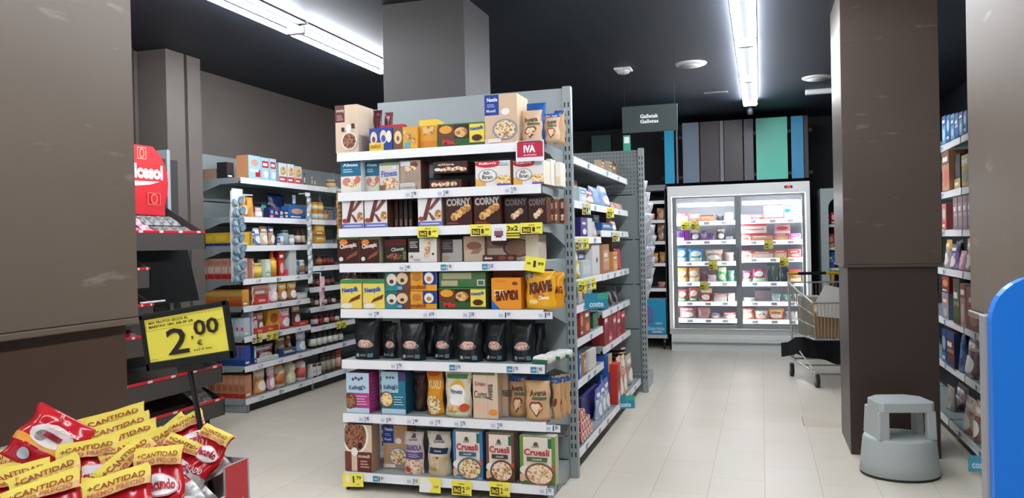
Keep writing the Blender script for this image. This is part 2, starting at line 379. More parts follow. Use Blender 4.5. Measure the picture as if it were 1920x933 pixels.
# hanging aisle sign
e = empty('aisle_sign', (-.84, 6.5, 2.225)); tag(e, 'dark grey hanging aisle sign with white two line lettering', 'sign')
mb = MB(); mb.box(-.222, 0, 0, .222, .018, .214, '#394240', bev=.003)
paint(mb, lambda u, v, o: (-.222+.444*u, -o-.0005, .214*v), [T('Galletak', .33, .52, .66, .67, '#e8ecec', bold=.03), T('Galletas', .33, .33, .66, .47, '#e8ecec', bold=.03)]); mb.build('sign_board', e)
for s in (-.2, .2):
    mb = MB(); mb.tube([(s, .009, .21), (s, .009, CZ-2.225)], .0013, '#2c3034', n=6); mb.build('hanging_wire', e)
mb = MB(); mb.box(-.03, -.002, -.13, .03, .002, .0, '#3f9b80', bev=.001); paint(mb, lambda u, v, o: (-.03+.06*u, -.002-o, -.13+.13*v), [R(.15, .5, .85, .9, '#dfe8e4')]); tag(mb.build('shelf_flag', None, (-1.03, 6.52, 2.21)), 'small green and white flag below the left end of the aisle sign', 'flag')
# far hanging boards on the back wall at left
mb = MB(); mb.box(-.13, 0, -.25, .13, .02, .25, '#3b5a58', bev=.003); tag(mb.build('wall_panel', None, (-2.02, 10.6, 2.52)), 'dark teal panel on the far wall above the cereal rack edge', 'panel')

# coloured decor boards above the freezer
def xs(px): return P(px, 290, y=10.1).x
zt0 = lambda px: P(px, 245-(px-1246)*.125, y=10.1).z
boards = [(1246, 1264, '#34b4e0', 'bright cyan board at the left end'), (1268, 1271, '#8f959c', 'thin grey strip beside the cyan board'), (1280, 1311, '#7d8899', 'wide slate blue-grey board'),
          (1313, 1349, '#544d50', 'dark charcoal board next to the slate one'), (1350, 1357, '#8d8c92', 'narrow light grey strip between two dark boards'), (1358, 1393, '#575052', 'dark brown-grey board in the middle'),
          (1395, 1413, '#67636a', 'grey board touching the mint one'), (1418, 1477, '#6fdcc2', 'big mint green board'), (1484, 1507, '#479fca', 'steel blue board at the right end'), (1508, 1516, '#4c4448', 'narrow dark strip at the far right')]
for a, b, c, d in boards:
    x0, x1 = xs(a), xs(b); mb = MB(); mb.box(x0, 0, 2.05, x1, .02, 2.79, M(c, rough=.35), bev=.002)
    tag(mb.build('decor_board', None, (0, 10.1, 0)), d + ' above the freezer', 'board', 'decor boards above the freezer')
mb = MB(); mb.box(-1.16, 0, 2.6, .60, .03, 2.64, '#1c1d20'); mb.box(-1.16, 0, 2.1, .60, .03, 2.14, '#1c1d20'); 
for x in (-1.1, .55):
    mb.tube([(x, .015, 2.1), (x, .015, CZ)], .006, '#3a3c40', n=6)
tag(mb.build('board_rail', None, (0, 10.125, 0)), 'black rail carrying the coloured boards above the freezer', 'rail')

# worn floor patch beside the right column
mb = MB(); mb.box(-.13, -.16, 0, .17, .16, .0012, wallpaint('patched_tile', '#d3c8b6', '#c8bca8', .5)); mb.box(-.134, -.15, 0, -.13, .15, .0016, '#5a5248'); o = mb.build('trim_3', None, (.40, 6.22, .0)); o['kind'] = 'structure'
# ------------------------------------------------------------------ shelving systems
SH = wallpaint('shelf_grey', '#9aa3a3', '#949d9d', .4); BP = wallpaint('shelf_back_grey', '#838c8c', '#7d8686', .5); RAIL = M('#f0f0f1', rough=.35); SLOT = M('#2b3030', rough=.7); DK = M('#26221f', rough=.6)
PRT = M('#c9d0da', rough=.5); INK = '#30323a'
def upright(mb, x, y, z1, sx=.05, sy=.04, slotside='-y', m=None):
    mb.box(x-sx/2, y-sy/2, 0, x+sx/2, y+sy/2, z1, m or SH, bev=.003)
    n = int((z1-.15)/.05)
    for i in range(n):
        z = .12+i*.05
        if slotside == '-y':
            for dx in (-.011, .011): mb.box(x+dx-.004, y-sy/2-.0006, z, x+dx+.004, y-sy/2+.001, z+.028, SLOT)
        else:
            for dy in (-.011, .011): mb.box(x+sx/2-.001, y+dy-.004, z, x+sx/2+.0006, y+dy+.004, z+.028, SLOT)
def price_labels(shelf, L, labels, h=.034):
    """labels: (u along lip in metres, text, teal?)"""
    for u, s, teal in labels:
        mb = MB(); wd = .075; S = lambda a, b, o, u=u: (u+(a-.5)*wd, -.0008-o, -.046+.036*b)
        paint(mb, S, [R(0, 0, 1, 1, '#e9ecf2')] + ([R(.0, .1, .42, .95, '#3b8fa8'), T('coste', .06, .35, .36, .65, '#d8eef2')] if teal else [R(.02, .25, .32, .7, '#c3cbda')]) + ([T(s[0], .47, .15, .56, .9, INK)] + ([T(s[1:], .62, .4, .84, .9, INK)] if len(s) > 1 else [])), asp=.5)
        mb.build('price_label', shelf)
def shelf_obj(parent, w, d, z, x=0, y=0, lip=.048, labels=(), br=(True, True), tilt=0.):
    """shelf whose front lip is at local y, extends to y+d. local x centre"""
    mb = MB(); mb.box(-w/2, .006, -.028, w/2, d, 0, SH, bev=.002)
    for s, on in ((-1, br[0]), (1, br[1])):
        if on:
            X = s*(w/2+.004); mb.prism([(.03, -.045), (.03, -.006), (.16, -.002), (d-.02, -.002), (d, .03), (d, -.12), (d-.03, -.115), (.2, -.05)], X-.002, X+.002, SH, axis='x')
    o = mb.build('shelf', parent, (x, y, z))
    mb = MB(); mb.prism([(-.0, -lip), (.010, -lip), (.012, .0), (.003, .0)], -w/2-.003, w/2+.003, RAIL, axis='x'); mb.build('price_rail', o)
    if labels: price_labels(o, w, labels)
    return o
def back_panels(parent, x0, x1, y, z0, z1, name='back_panel', t=.012, seg=.4, m=None, peg=False):
    z = z1
    while z > z0+.02:
        b = max(z0, z-seg); mb = MB(); mb.box(x0, y, b+.004, x1, y+t, z-.004, m or BP, bev=.002)
        if peg and z == z1:
            for i in range(int((x1-x0)/.03)):
                for j in range(int((z-b)/.035)): mb.box(x0+.02+i*.03, y-.0005, b+.02+j*.035, x0+.028+i*.03, y+.001, b+.028+j*.035, SLOT)
        mb.build(name, parent); z = b
# --- central rack (end of the cereal aisle) facing the viewer; origin on the floor under its post
EY = 3.955; EX0, EX1 = -2.235, -1.075; EZ = [1.872, 1.652, 1.452, 1.258, 1.006, .725, .428, .103]
END = empty('display_rack', ((EX0+EX1)/2, 4.47, 0)); tag(END, 'tall grey rack of cereals with eight white-edged shelves in the centre', 'shelving'); EXC = (EX0+EX1)/2
mb = MB(); upright(mb, -1.045-EXC, .01, 2.24); mb.build('upright', END)
mb = MB(); upright(mb, -2.265-EXC, .01, 2.19); mb.build('upright', END)
back_panels(END, -2.24-EXC, -1.07-EXC, .0, .1, 2.235, m=SH)
elabs = {1: [(775, '270'), (835, '260'), (962, '275')], 3: [(760, '245'), (838, '*295'), (916, '*325')], 4: [(700, '239'), (803, '410'), (878, '335'), (945, '199'), (1020, '199')], 5: [(740, '370'), (850, '*370'), (958, '*370'), (1003, '*285')],
         6: [(677, '345'), (718, '329'), (768, '249'), (810, '275'), (857, '375'), (926, '250'), (1030, '130')], 7: [(701, '*139'), (765, '310'), (1015, '370')]}
for i, z in enumerate(EZ):
    lb = []
    for px, s in elabs.get(i, []):
        teal = s[0] == '*'; s = s.strip('*'); lb.append((P(px, 466, y=EY).x-EXC, s[0]+','+s[1:] if False else s, teal))
    shelf_obj(END, EX1-EX0, .505 if i < 7 else .50, z, 0, EY-4.47, labels=lb)
mb = MB()
for s in (-1, 1): mb.box(s*(EX1-EX0)/2-.012*(s > 0)-.0, EY-4.47+.03, .0, s*(EX1-EX0)/2+.012*(s < 0), -.01, .075, SH, bev=.002)
mb.box(-(EX1-EX0)/2, EY-4.47+.22, 0.002, (EX1-EX0)/2, EY-4.47+.235, .072, DK)
mb.tube([(-(EX1-EX0)/2+.006, EY-4.47+.02, .09), (-(EX1-EX0)/2+.006, EY-4.47+.02, 0)], .008, '#3a3d3e'); mb.tube([((EX1-EX0)/2-.006, EY-4.47+.02, .09), ((EX1-EX0)/2-.006, EY-4.47+.02, 0)], .008, '#3a3d3e')
mb.build('plinth', END)

# --- aisle run behind it, shelves facing the aisle (+x)
RX = -1.60; RUN = empty('shelving_run', (RX, 5.8, 0), PI/2); tag(RUN, 'grey aisle shelving run between the cereal rack and the far end panel', 'shelving')
# local frame: x -> world +y, -y -> world +x
back_panels(RUN, 4.53-5.8, 7.08-5.8, 0.0, .1, 2.1)
for yy in (4.56, 5.83, 7.06):
    mb = MB(); upright(mb, yy-5.8, .03, 2.12); mb.build('upright', RUN)
AZ = {}
def run_shelf(y0, y1, z, key, d=.48, labels=()):
    AZ[key] = z; return shelf_obj(RUN, (y1-y0)-.012, d-.004, z, (y0+y1)/2-5.8, -d, labels=labels)
lab = lambda *a: [(q, '123456789'[int(q*37) % 9]+'75', (int(q*100) % 5 == 0)) for q in a]
run_shelf(4.55, 7.08, 1.895, 1, labels=lab(-.9, -.4, .3, .8))
run_shelf(4.55, 7.08, 1.615, 2, labels=lab(-1., -.6, -.2, .3, .8))
run_shelf(4.55, 5.81, 1.385, '3n', labels=lab(-.3, .1, .4)); run_shelf(5.83, 7.08, 1.432, '3f', labels=lab(-.2, .3))
run_shelf(4.55, 5.81, 1.112, '4n', labels=lab(-.2, .2)); run_shelf(5.83, 7.08, 1.108, '4f', labels=lab(-.4, -.1, .2, .4))
run_shelf(4.55, 5.81, .945, '5n', labels=lab(-.4, 0., .3)); run_shelf(5.83, 7.08, .832, '5f', labels=lab(-.3, 0, .3))
run_shelf(4.55, 5.81, .730, '6n', labels=lab(-.3, .2)); run_shelf(5.83, 7.08, .565, '6f', labels=lab(-.3, .2))
run_shelf(4.55, 5.81, .468, '7n', labels=lab(-.3, .1, .3))
run_shelf(4.55, 5.81, .135, '8n', d=.565, labels=lab(-.4, 0, .3)); run_shelf(5.83, 7.08, .135, '8f', d=.565, labels=lab(-.4, 0, .3))
mb = MB(); mb.box(4.56-5.8, -.47, 0.002, 7.07-5.8, -.455, .105, DK); mb.build('plinth', RUN)
# --- far rack whose grey back closes the run
FAR = empty('end_rack', (-1.6, 7.14, 0)); tag(FAR, 'grey far rack seen from its pegboard back, packets hanging behind it', 'shelving')
mb = MB(); upright(mb, .595, .0, 2.17); mb.build('upright', FAR)
mb = MB(); upright(mb, -.60, .0, 2.17); mb.build('upright', FAR)
back_panels(FAR, -.575, .57, .0, .1, 2.16, peg=True, m=BP)
mb = MB(); mb.box(-.58, .02, .0, .60, .5, .13, SH, bev=.003); mb.build('plinth', FAR)
for z in (.45, .85, 1.3, 1.7): shelf_obj(FAR, 1.16, .4, z, 0, -.0) if False else None

# --- left wall unit facing the aisle (+x)
LX = -4.06; LW = empty('wall_shelving', (-4.5, 6.8, 0), PI/2); tag(LW, 'long wall shelving full of biscuits and coffee at the left wall', 'shelving')
back_panels(LW, 5.62-6.8, 9.1-6.8, 0.0, .1, 2.17, seg=.135*1.5, m=SH)
for yy in (5.6, 6.63, 7.86, 9.1):
    mb = MB(); upright(mb, yy-6.8, -.005, 2.17); mb.build('upright', LW)
LZ = [1.942, 1.62, 1.38, 1.105, .88, .63, .385, .117]; LZ2 = [1.942, 1.62, 1.39, 1.175, .975, .785, .60, .388, .118]
for i, z in enumerate(LZ): shelf_obj(LW, 1.0, .43 if i < 7 else .45, z, 6.115-6.8, LX*-1-4.5 if False else -(LX+4.5), labels=[(-.3, '275', 0), (0., '350', i % 2), (.3, '195', 0)] if i > 2 else ())
for i, z in enumerate(LZ2):
    shelf_obj(LW, 1.22, .43, z, 7.245-6.8, -(LX+4.5), labels=[(-.4, '275', 0), (0., '350', i % 2), (.3, '195', 0)] if i > 2 else ()); shelf_obj(LW, 1.22, .43, z, 8.48-6.8, -(LX+4.5))
mb = MB(); mb.box(5.64-6.8, -.40, 0.002, 9.08-6.8, -.39, .085, DK); mb.box(5.63-6.8, -.43, .0, 5.65-6.8, -.0, .09, SH, bev=.003)
for yy in (5.66, 6.65, 7.9): mb.tube([(yy-6.8, -.42, .085), (yy-6.8, -.42, 0)], .012, '#8b9292')
mb.build('plinth', LW)

# --- right aisle unit facing the aisle (-x), seen between the two right columns
RXL = 1.25; RW = empty('aisle_shelving', (1.78, 6.0, 0), -PI/2); tag(RW, 'shelving of crisps and packets between the two right columns', 'shelving')
# local x -> world -y ; local -y -> world -x
back_panels(RW, 6-9.2, 6-4.3, 0.0, .1, 2.3)
for yy in (4.3, 5.95, 7.25, 9.2):
    mb = MB(); upright(mb, 6-yy, -.01, 2.3); mb.build('upright', RW)
RZ = [1.995, 1.655, 1.38, 1.10, .735, .41, .115]; RZ2 = RZ
for i in range(7):
    d = .49 if i < 6 else .59
    shelf_obj(RW, 1.60, d, RZ[i], 6-5.12, -d-.02, labels=lab(-.5, 0, .4)); shelf_obj(RW, 1.28, d, RZ2[i], 6-6.6, -d-.02, labels=lab(-.4, .1)); shelf_obj(RW, 1.9, d, RZ2[i], 6-8.22, -d-.02)
mb = MB(); mb.box(6-9.2, -.50, 0.002, 6-4.3, -.485, .09, DK); mb.build('plinth', RW)
# ------------------------------------------------------------------ placing goods on the shelves
ORD = ['first', 'second', 'third', 'fourth', 'fifth', 'sixth', 'seventh', 'eighth', 'ninth', 'tenth', 'eleventh', 'twelfth', '13th', '14th', '15th', '16th', '17th', '18th', '19th', '20th']
SHN = ['top', 'second', 'third', 'fourth', 'fifth', 'sixth', 'seventh', 'eighth', 'ninth']
USED = {}
def uniq(lb):
    n = USED.get(lb, 0); USED[lb] = n+1; return lb if n == 0 else None
FACES = {'-y': 0., '+x': PI/2, '-x': -PI/2}
def span(face, pl, a, b, ym):
    if face == '-y':
        p, q = P(a, ym, y=pl), P(b, ym, y=pl); return p.x, q.x
    p, q = P(a, ym, x=pl), P(b, ym, x=pl); return p.y, q.y
def spot(face, pl, c, z): return (c, pl, z) if face == '-y' else (pl, c, z)
def top_z(face, pl, c_px, ytop):
    return (P(c_px, ytop, y=pl) if face == '-y' else P(c_px, ytop, x=pl)).z
def put(face, pl, z, a, b, top, maker, label, cat, group, grow=0., rot=0., dz=0., gap=.002):
    """a, b left and right photo columns, top = photo row of the top edge; z = shelf surface"""
    ym = (top+P(0, 0, z=0).z*0+top)/2
    l, r = span(face, pl, a, b, top+20); wd = abs(r-l)-gap; c = (l+r)/2; h = top_z(face, pl, (a+b)/2, top)-z-dz
    o = maker(wd, h); o.location = spot(face, pl, c, z+dz+.001); o.rotation_euler = (0, 0, FACES[face]+rot)
    tag(o, label, cat, group); return o
# makers -------------------------------------------------------------
def CB(body, art=(), side=None, top=None, d=.07, name='carton_box', sideart=()):
    f = lambda w, h: box_mb(w, h, f.d, body, art, side, top, sideart=sideart).build(name)
    f.d = d; return f
def PO(body, art=(), d=.06, name='snack_pouch', mode='stand', seed=0, lean=0., back=None):
    def f(w, h):
        return pillow(w, h, min(f.d, w*.75), body, art, mode, seed, back=back).build(name)
    f.d = d*1.15; return f
def JR(body, lid, label=None, prof=JAR, name='jar', art=()):
    f = lambda w, h: jar_obj(name, w, h, body, lid, label, prof, art)
    f.d = None; return f
CREAM = '#eadfc9'; BRN = '#4a2519'; RED = '#c8202c'; YEL = '#f2cf3a'; NAVY = '#1f3a86'; GRN = '#2f6b3c'; TAN = '#d9b68d'
GRAN = food('#c89a62', '#6b4126', '#f0ddb0', 110); CHOC = food('#6b3a28', '#2e140f', '#a8714f', 120); FLAKE = food('#e3b15e', '#a8672a', '#f7e2a8', 100); NUTS = food('#d8a676', '#8a5433', '#f3dcc0', 80)
BISC = food('#c98a4a', '#8a5a2c', '#e8c07a', 70)
def bowl(cx, cy, r, f, rim='#f3efe8', ry=None): return [E(cx, cy, r, ry or r*.56, rim), E(cx, cy, r*.86, (ry or r*.56)*.86, f)]
def lines(x0, x1, y0, y1, n, m):
    h = (y1-y0)/n; return [R(x0, y0+i*h+h*.2, x0+(x1-x0)*(1-.22*((i*7) % 3)/2), y0+i*h+h*.62, m) for i in range(n)]
# artwork of the cereal rack
A_MAROON = [R(0, .64, .42, 1, '#6b2a22'), R(.62, .62, 1, 1, '#e0c4a8'), T('crunchy', .06, .84, .4, .92, '#f1e8e0'), *lines(.08, .36, .68, .8, 3, '#caa89a'), E(.6, .5, .13, .09, '#f0ece4'), R(.28, .44, .4, .53, '#3a1812'), R(.72, .5, .86, .6, '#4a1f18'), *bowl(.62, .24, .34, CHOC)]
A_MAROON2 = [*bowl(.38, .76, .5, CHOC, ry=.4), R(.45, .0, 1, .42, '#6b2a22'), R(0, 0, .24, .42, '#7a3a30'), R(.5, .5, .66, .62, '#3a1812'), E(.36, .42, .13, .09, '#f0ece4'), T('muesli', .5, .3, .92, .37, '#ecdcd0'), *lines(.58, .9, .08, .26, 3, '#c9a79a')]
A_BLUEBOX = [R(0, .58, .44, 1, '#1e3f97'), T('Nestle', .08, .86, .4, .94, '#ffffff'), *lines(.08, .32, .74, .82, 2, '#a8b8e0'), T('Muesli', .06, .64, .34, .7, '#dfe6f6'), E(.64, .64, .13, .07, '#f3f0ea'), *bowl(.62, .28, .38, GRAN, rim='#8a93b8'), R(0, 0, .16, .1, '#e8c6b0'), R(.1, .02, .5, .1, '#f2e8d8')]
A_COOKIEB = [R(0, 0, .62, .36, YEL), *[E(x, y, .15, .3, '#e9d6b8') for x, y in ((.2, .55), (.62, .6))], E(.2, .5, .07, .13, '#6b4a38'), E(.62, .52, .09, .16, '#2f57b8'), E(.86, .6, .12, .26, '#f2ead8'), T('mini', .06, .12, .5, .3, '#c98a1c', bold=.04)]
A_COOKIEY = [R(0, 0, .4, 1, '#7a4a34'), E(.2, .55, .16, .3, '#ecd2a6'), E(.2, .5, .06, .12, '#8a5a3a'), *[E(.5+.16*i, .7-.15*i, .09, .14, BISC) for i in range(3)], R(.5, .05, .7, .3, '#4fb0e0'), R(.72, .02, 1, .2, '#f0b030')]
A_MIX = [R(0, 0, 1, .34, '#2f5a2c'), R(0, .34, .35, 1, '#6b3a20'), R(.35, .34, .68, 1, '#3d2016'), R(.68, .12, 1, 1, '#f2dc50'), E(.17, .75, .14, .18, '#e8a23a'), E(.5, .6, .14, .22, BISC), T('Mix', .1, .08, .38, .32, '#d8313a', bold=.06), T('Nesquik', .7, .62, .98, .82, '#2a52b8', bold=.04, rot=.12), E(.84, .32, .11, .14, '#4a2a18'), R(0, .94, 1, 1, '#3a7a40')]
A_HEART = [R(0, .86, 1, 1, '#1f5aa8'), T('Avena', .18, .62, .85, .78, '#4a4030', bold=.03, rot=.1), R(.3, .52, .9, .6, '#5d6b48'), E(.4, .36, .18, .13, '#8a3a28'), E(.6, .36, .18, .13, '#8a3a28'), G([(.25, .33), (.5, .1), (.75, .33)], M('#8a3a28')), E(.42, .35, .13, .09, '#e8cfae'), E(.58, .35, .13, .09, '#e8cfae'), G([(.32, .32), (.5, .16), (.68, .32)], M('#e8cfae')), E(.7, .3, .1, .07, BISC)]
A_TEAL = [R(0, .52, 1, 1, '#1e6f92'), T('Alteza', .1, .84, .86, .94, '#e8f2f6', bold=.03), *lines(.12, .6, .64, .78, 2, '#bcdbe8'), R(0, 0, 1, .5, '#efe6d6'), E(.3, .34, .22, .14, '#d98a80'), E(.6, .28, .26, .14, NUTS), E(.85, .4, .14, .12, '#d47a70'), R(.5, .04, 1, .16, '#dfe6cf')]
A_FIT = [R(0, .9, 1, 1, '#6f8a5c'), T('Fitness', .1, .5, .92, .72, '#3a66b8', bold=.03, rot=.06), E(.55, .26, .4, .2, NUTS), R(.02, .02, .3, .2, '#8a5a40'), E(.8, .8, .1, .06, '#dfe8f2')]
A_BEIGE = [R(.05, .82, .5, .96, '#e8eef2'), E(.7, .85, .18, .1, '#7a4a34'), R(.25, .3, .95, .62, '#a89484'), E(.5, .72, .3, .1, NUTS), R(0, 0, .75, .2, '#ded9d2')]
A_EXTRA = [R(0, .82, 1, 1, '#4a1a16'), T('eXtra', .14, .66, .62, .86, '#e2d2c4', bold=.03), *[E(.3+.14*i, .3+.1*(i % 2), .12, .16, NUTS) for i in range(5)], E(.14, .34, .1, .14, '#efe6dc')]
A_BRAN = [R(0, 0, 1, 1, '#efece6'), R(0, .0, .3, .3, '#f0b660'), E(.36, .9, .38, .16, '#d03038'), T("Kellogg's", .12, .84, .6, .96, '#ffffff', bold=.03), E(.35, .42, .27, .26, '#6a625e'), E(.35, .42, .25, .24, '#f0ece6'), T('All-', .22, .46, .44, .6, '#4a4440', bold=.02), T('Bran', .2, .28, .5, .44, '#4a4440', bold=.02), E(.82, .24, .24, .18, FLAKE), R(.62, 0, 1, .08, '#7a5aa8'), R(.7, .82, .96, .92, '#a8c6dc')]
A_K = [R(0, 0, 1, .16, '#6f78c0'), *lines(.1, .9, .04, .13, 1, '#d8dcf2'), G([(.18, .2), (.36, .2), (.62, .96), (.44, .96)], M('#6b3a30')), G([(.4, .52), (.62, .6), (.98, .94), (.8, .96)], M('#7d4a3e')), G([(.42, .5), (.54, .46), (.76, .22), (.6, .2)], M('#7d4a3e')), E(.86, .4, .14, .16, BISC), E(.14, .26, .12, .08, '#a8453c')]
A_CORNY = [T('CORNY', .04, .68, .96, .95, '#b9b4b0', bold=.045, rot=.03), E(.5, .36, .42, .17, '#3a1a12'), *[E(.34+.16*i, .3+.1*i, .15, .14, BISC, .5) for i in range(4)], R(.06, .04, .5, .1, '#8a4030')]
A_CORNY2 = [T('CORNY', .04, .68, .96, .95, '#746e6a', bold=.045, rot=.03), *[E(.4+.14*i, .28+.09*i, .13, .12, NUTS, .5) for i in range(3)]]
A_CHOCA = [R(0, .88, 1, 1, '#5f7a50'), E(.3, .78, .2, .1, '#e88a30'), T('Chocapic', .12, .52, .9, .74, '#e8d8cc', bold=.05, rot=.12), G([(.4, .12), (.9, .3), (.96, .48), (.5, .26)], M('#8a5040')), E(.18, .16, .1, .08, '#e8dcd0'), G([(.42, .1), (.92, .28), (.9, .24), (.46, .04)], M('#4a2018'))]
A_DK = [R(0, .74, 1, 1, '#5d1f1c'), T('Choco', .3, .5, .9, .66, '#b8c0b0', bold=.05, rot=.1), E(.45, .26, .36, .14, CHOC), R(.84, .1, 1, .5, '#5a7a48')]
A_BAR = [R(0, .42, .4, 1, '#2c2626'), *lines(.06, .34, .6, .9, 4, '#c9c4be'), G([(.56, .22), (.74, .22), (.8, .94), (.62, .94)], NUTS), E(.12, .24, .06, .05, '#a08068'), E(.88, .34, .04, .05, '#3a2a22'), *lines(.2, .44, .06, .16, 2, '#8a8480')]
A_BAR2 = [R(0, .4, .55, 1, '#4a4240'), *lines(.06, .5, .56, .9, 4, '#8a827c'), R(.1, .1, .35, .28, '#b59a80')]
A_TAN = [R(0, .45, 1, 1, '#b29a84'), E(.5, .62, .36, .16, '#7d563e'), G([(.3, .3), (.7, .3), (.9, .5), (.5, .5)], M('#94705a'))]
A_BIGT = [R(0, .5, .55, 1, '#8c6f60'), E(.3, .72, .2, .15, '#5d4034'), E(.6, .5, .28, .36, '#4a3640'), E(.6, .5, .24, .32, '#8a6a54'), R(.76, 0, 1, 1, '#d8cbb8')]
A_STRIP = [T('choco', .05, .3, .3, .75, '#e6ddd2', bold=.05), E(.6, .5, .12, .34, '#7a4636'), E(.86, .45, .1, .3, '#8a5a44')]
A_NESQ = [R(0, .86, 1, 1, '#4a8a58'), T('Nesquik', .08, .52, .86, .74, '#2a5ac0', bold=.05, rot=.1), G([(.36, .2), (.9, .34), (.96, .5), (.5, .34)], M('#7a3a26')), E(.3, .1, .28, .09, '#f2ecd8'), E(.12, .28, .12, .1, '#efcf90')]
A_TEDDY = [R(0, 0, .5, 1, '#6b4434'), R(0, 0, .24, .38, '#2f8a8c'), R(0, .38, .22, 1, '#2c6f6c'), R(.74, .3, 1, 1, '#1e3c90'), E(.13, .55, .1, .3, '#e6dccb'), E(.34, .6, .11, .3, '#e2c8a0'), E(.34, .52, .04, .1, '#5a3526'), E(.13, .46, .04, .1, '#5a3526'), E(.86, .62, .09, .28, '#f0eadc'), E(.86, .58, .05, .12, '#c98a50'), T('mini', .5, .1, .8, .3, '#9a4a1a', bold=.05), E(.62, .68, .08, .16, '#c07a3a'), R(.25, .06, .34, .24, '#58b8e8')]
A_GRBACK = [R(.05, .1, .4, .45, '#b7ad8a'), R(.08, .55, .7, .95, '#a9a77e'), R(.44, .1, .6, .4, '#2f7a44'), R(.82, .1, .98, .5, '#e0e4d8'), R(.84, .16, .96, .44, '#5b6a5c')]
A_KRAVEB = [R(.1, .42, .42, .62, '#f4d8a8'), T('KRAVE', .14, .28, .9, .6, '#6b2c16', bold=.08, rot=PI+.06), E(.8, .82, .1, .06, '#8a4a20'), G([(.0, 0), (.3, 0), (0, .3)], M('#2f6ec0')), E(.3, .9, .2, .02, '#d98820')]
A_KRAVEP = [G([(0, .96), (.3, .98), (.28, .84), (.04, .76)], M('#2a86c8')), T('KRAVE', .14, .42, .9, .74, '#5d2412', bold=.08, rot=.15), E(.5, .36, .2, .06, '#c76a1a'), T('Choco', .5, .26, .84, .36, '#fff0e0', bold=.04), E(.3, .2, .16, .06, '#f7d98a')]
A_BLACK = [E(.5, .36, .34, .08, '#8a8684'), E(.5, .4, .27, .09, food('#b8776c', '#6a3028', '#e8c0b0', 160)), R(.16, .06, .28, .14, '#aab0b4'), R(.34, .08, .6, .13, '#6c7478'), R(.66, .05, .84, .15, '#5a7a86'), T('deli', .34, .62, .66, .7, '#3a4142')]
A_KELPINK = [R(0, .5, 1, 1, '#bcd8e6'), *[E(.3+.13*i, .84+.03*(i % 2), .06, .04, '#6a4a78') for i in range(4)], T("Kellogg's", .14, .56, .84, .7, '#34466a', rot=.08), R(0, 0, 1, .13, '#bcd8e6'), E(.16, .3, .3, .2, '#5a4636'), E(.16, .3, .25, .17, CHOC), *lines(.46, .92, .2, .46, 4, '#e8b0d4')]
A_KELBLUE = [R(0, .5, .7, 1, '#a9cede'), R(.7, .78, 1, 1, '#4a3f7a'), *[E(.24+.13*i, .86, .05, .03, '#5a4a48') for i in range(3)], T("Kellogg's", .1, .56, .68, .7, '#34466a', rot=.08), R(0, 0, 1, .12, '#bcd8e6'), E(.22, .34, .28, .19, '#7a5a30'), E(.22, .34, .24, .16, FLAKE), *lines(.52, .92, .2, .44, 4, '#9ecfe0')]
A_ORANGE = [T('XUXU', .1, .56, .9, .74, '#f7dc9a', bold=.03), E(.5, .22, .42, .2, GRAN), E(.5, .9, .4, .08, '#d2541c')]
A_FITP = [R(0, .86, 1, 1, '#e9e4cf'), R(.06, .84, .86, .93, '#4a8a4c'), E(.52, .6, .3, .22, '#e8b030'), E(.52, .52, .32, .2, '#f3efe6'), T('Fitness', .28, .52, .74, .62, '#4a5a78', bold=.03), E(.5, .36, .3, .1, '#f6f2ea'), E(.34, .2, .24, .07, BISC), E(.78, .22, .18, .09, '#c8502c'), R(.06, .05, .5, .12, '#b8c08c')]
A_CRISP = [T('Corns', .04, .42, .56, .58, '#6a5a50', bold=.03), R(.58, .0, .6, .96, '#c9a88c'), T('Avena', .36, .48, .98, .62, '#55483e', rot=PI/2, bold=.02), E(.8, .14, .18, .06, '#e8923a'), E(.24, .24, .2, .1, '#e6b89c'), R(0, .9, .9, 1, '#5f7a4a'), T('Crisps', .08, .66, .5, .76, '#8a3a40')]
A_SCRUM = [R(0, .0, 1, .34, NUTS), T('QUAKER', .3, .78, .76, .84, '#3a3a3a'), G([(.4, .86), (.64, .86), (.58, .96), (.46, .96)], M('#4a4a4a')), T('GRANOLA', .08, .56, .94, .7, '#6a5688', bold=.05), R(.04, .36, .96, .52, '#5d467c'), *lines(.2, .8, .4, .5, 2, '#b8a8cc'), E(.3, .12, .16, .07, '#c03a2c')]
A_OATS = [R(.0, .0, 1, .44, foil('#d8c094', '#c6ab7c', 9, .5)), T('QUAKER', .28, .74, .78, .8, '#3a3a40', bold=.02), G([(.36, .81), (.7, .81), (.6, .93), (.46, .93)], M('#454a4c')), R(.12, .5, .92, .64, '#1d2a44'), T('Avena', .34, .55, .68, .6, '#c8d0dc'), G([(.44, .44), (.6, .44), (.52, .38)], M('#a8323c')), E(.3, .16, .2, .04, '#b89a68')]
def a_cru(c1, c2, rim, f):
    return [R(.1, .08, .93, .98, '#e6dccb'), R(0, 0, .1, 1, c1), R(.9, 0, 1, 1, c1), R(.8, .76, .9, .96, '#2c6a52'), T('QUAKER', .34, .76, .56, .79, '#4a4a42'), G([(.38, .8), (.54, .8), (.5, .88), (.42, .88)], M('#4f5046')), T('Cruesli', .12, .6, .84, .74, '#b8283a', bold=.03), R(.2, .48, .78, .57, c2), T('muesli', .36, .505, .62, .55, '#d8dcd8'), R(.03, 0, .97, .06, c2 if c1 != '#3a7aa8' else '#7aa0b4'), E(.2, .3, .2, .1, '#efe6d8'), E(.56, .22, .42, .24, rim), E(.56, .22, .36, .2, f), E(.06, .14, .1, .08, '#d8b48c'), E(.96, .36, .07, .05, '#c8502c')]
PL = EY+.018
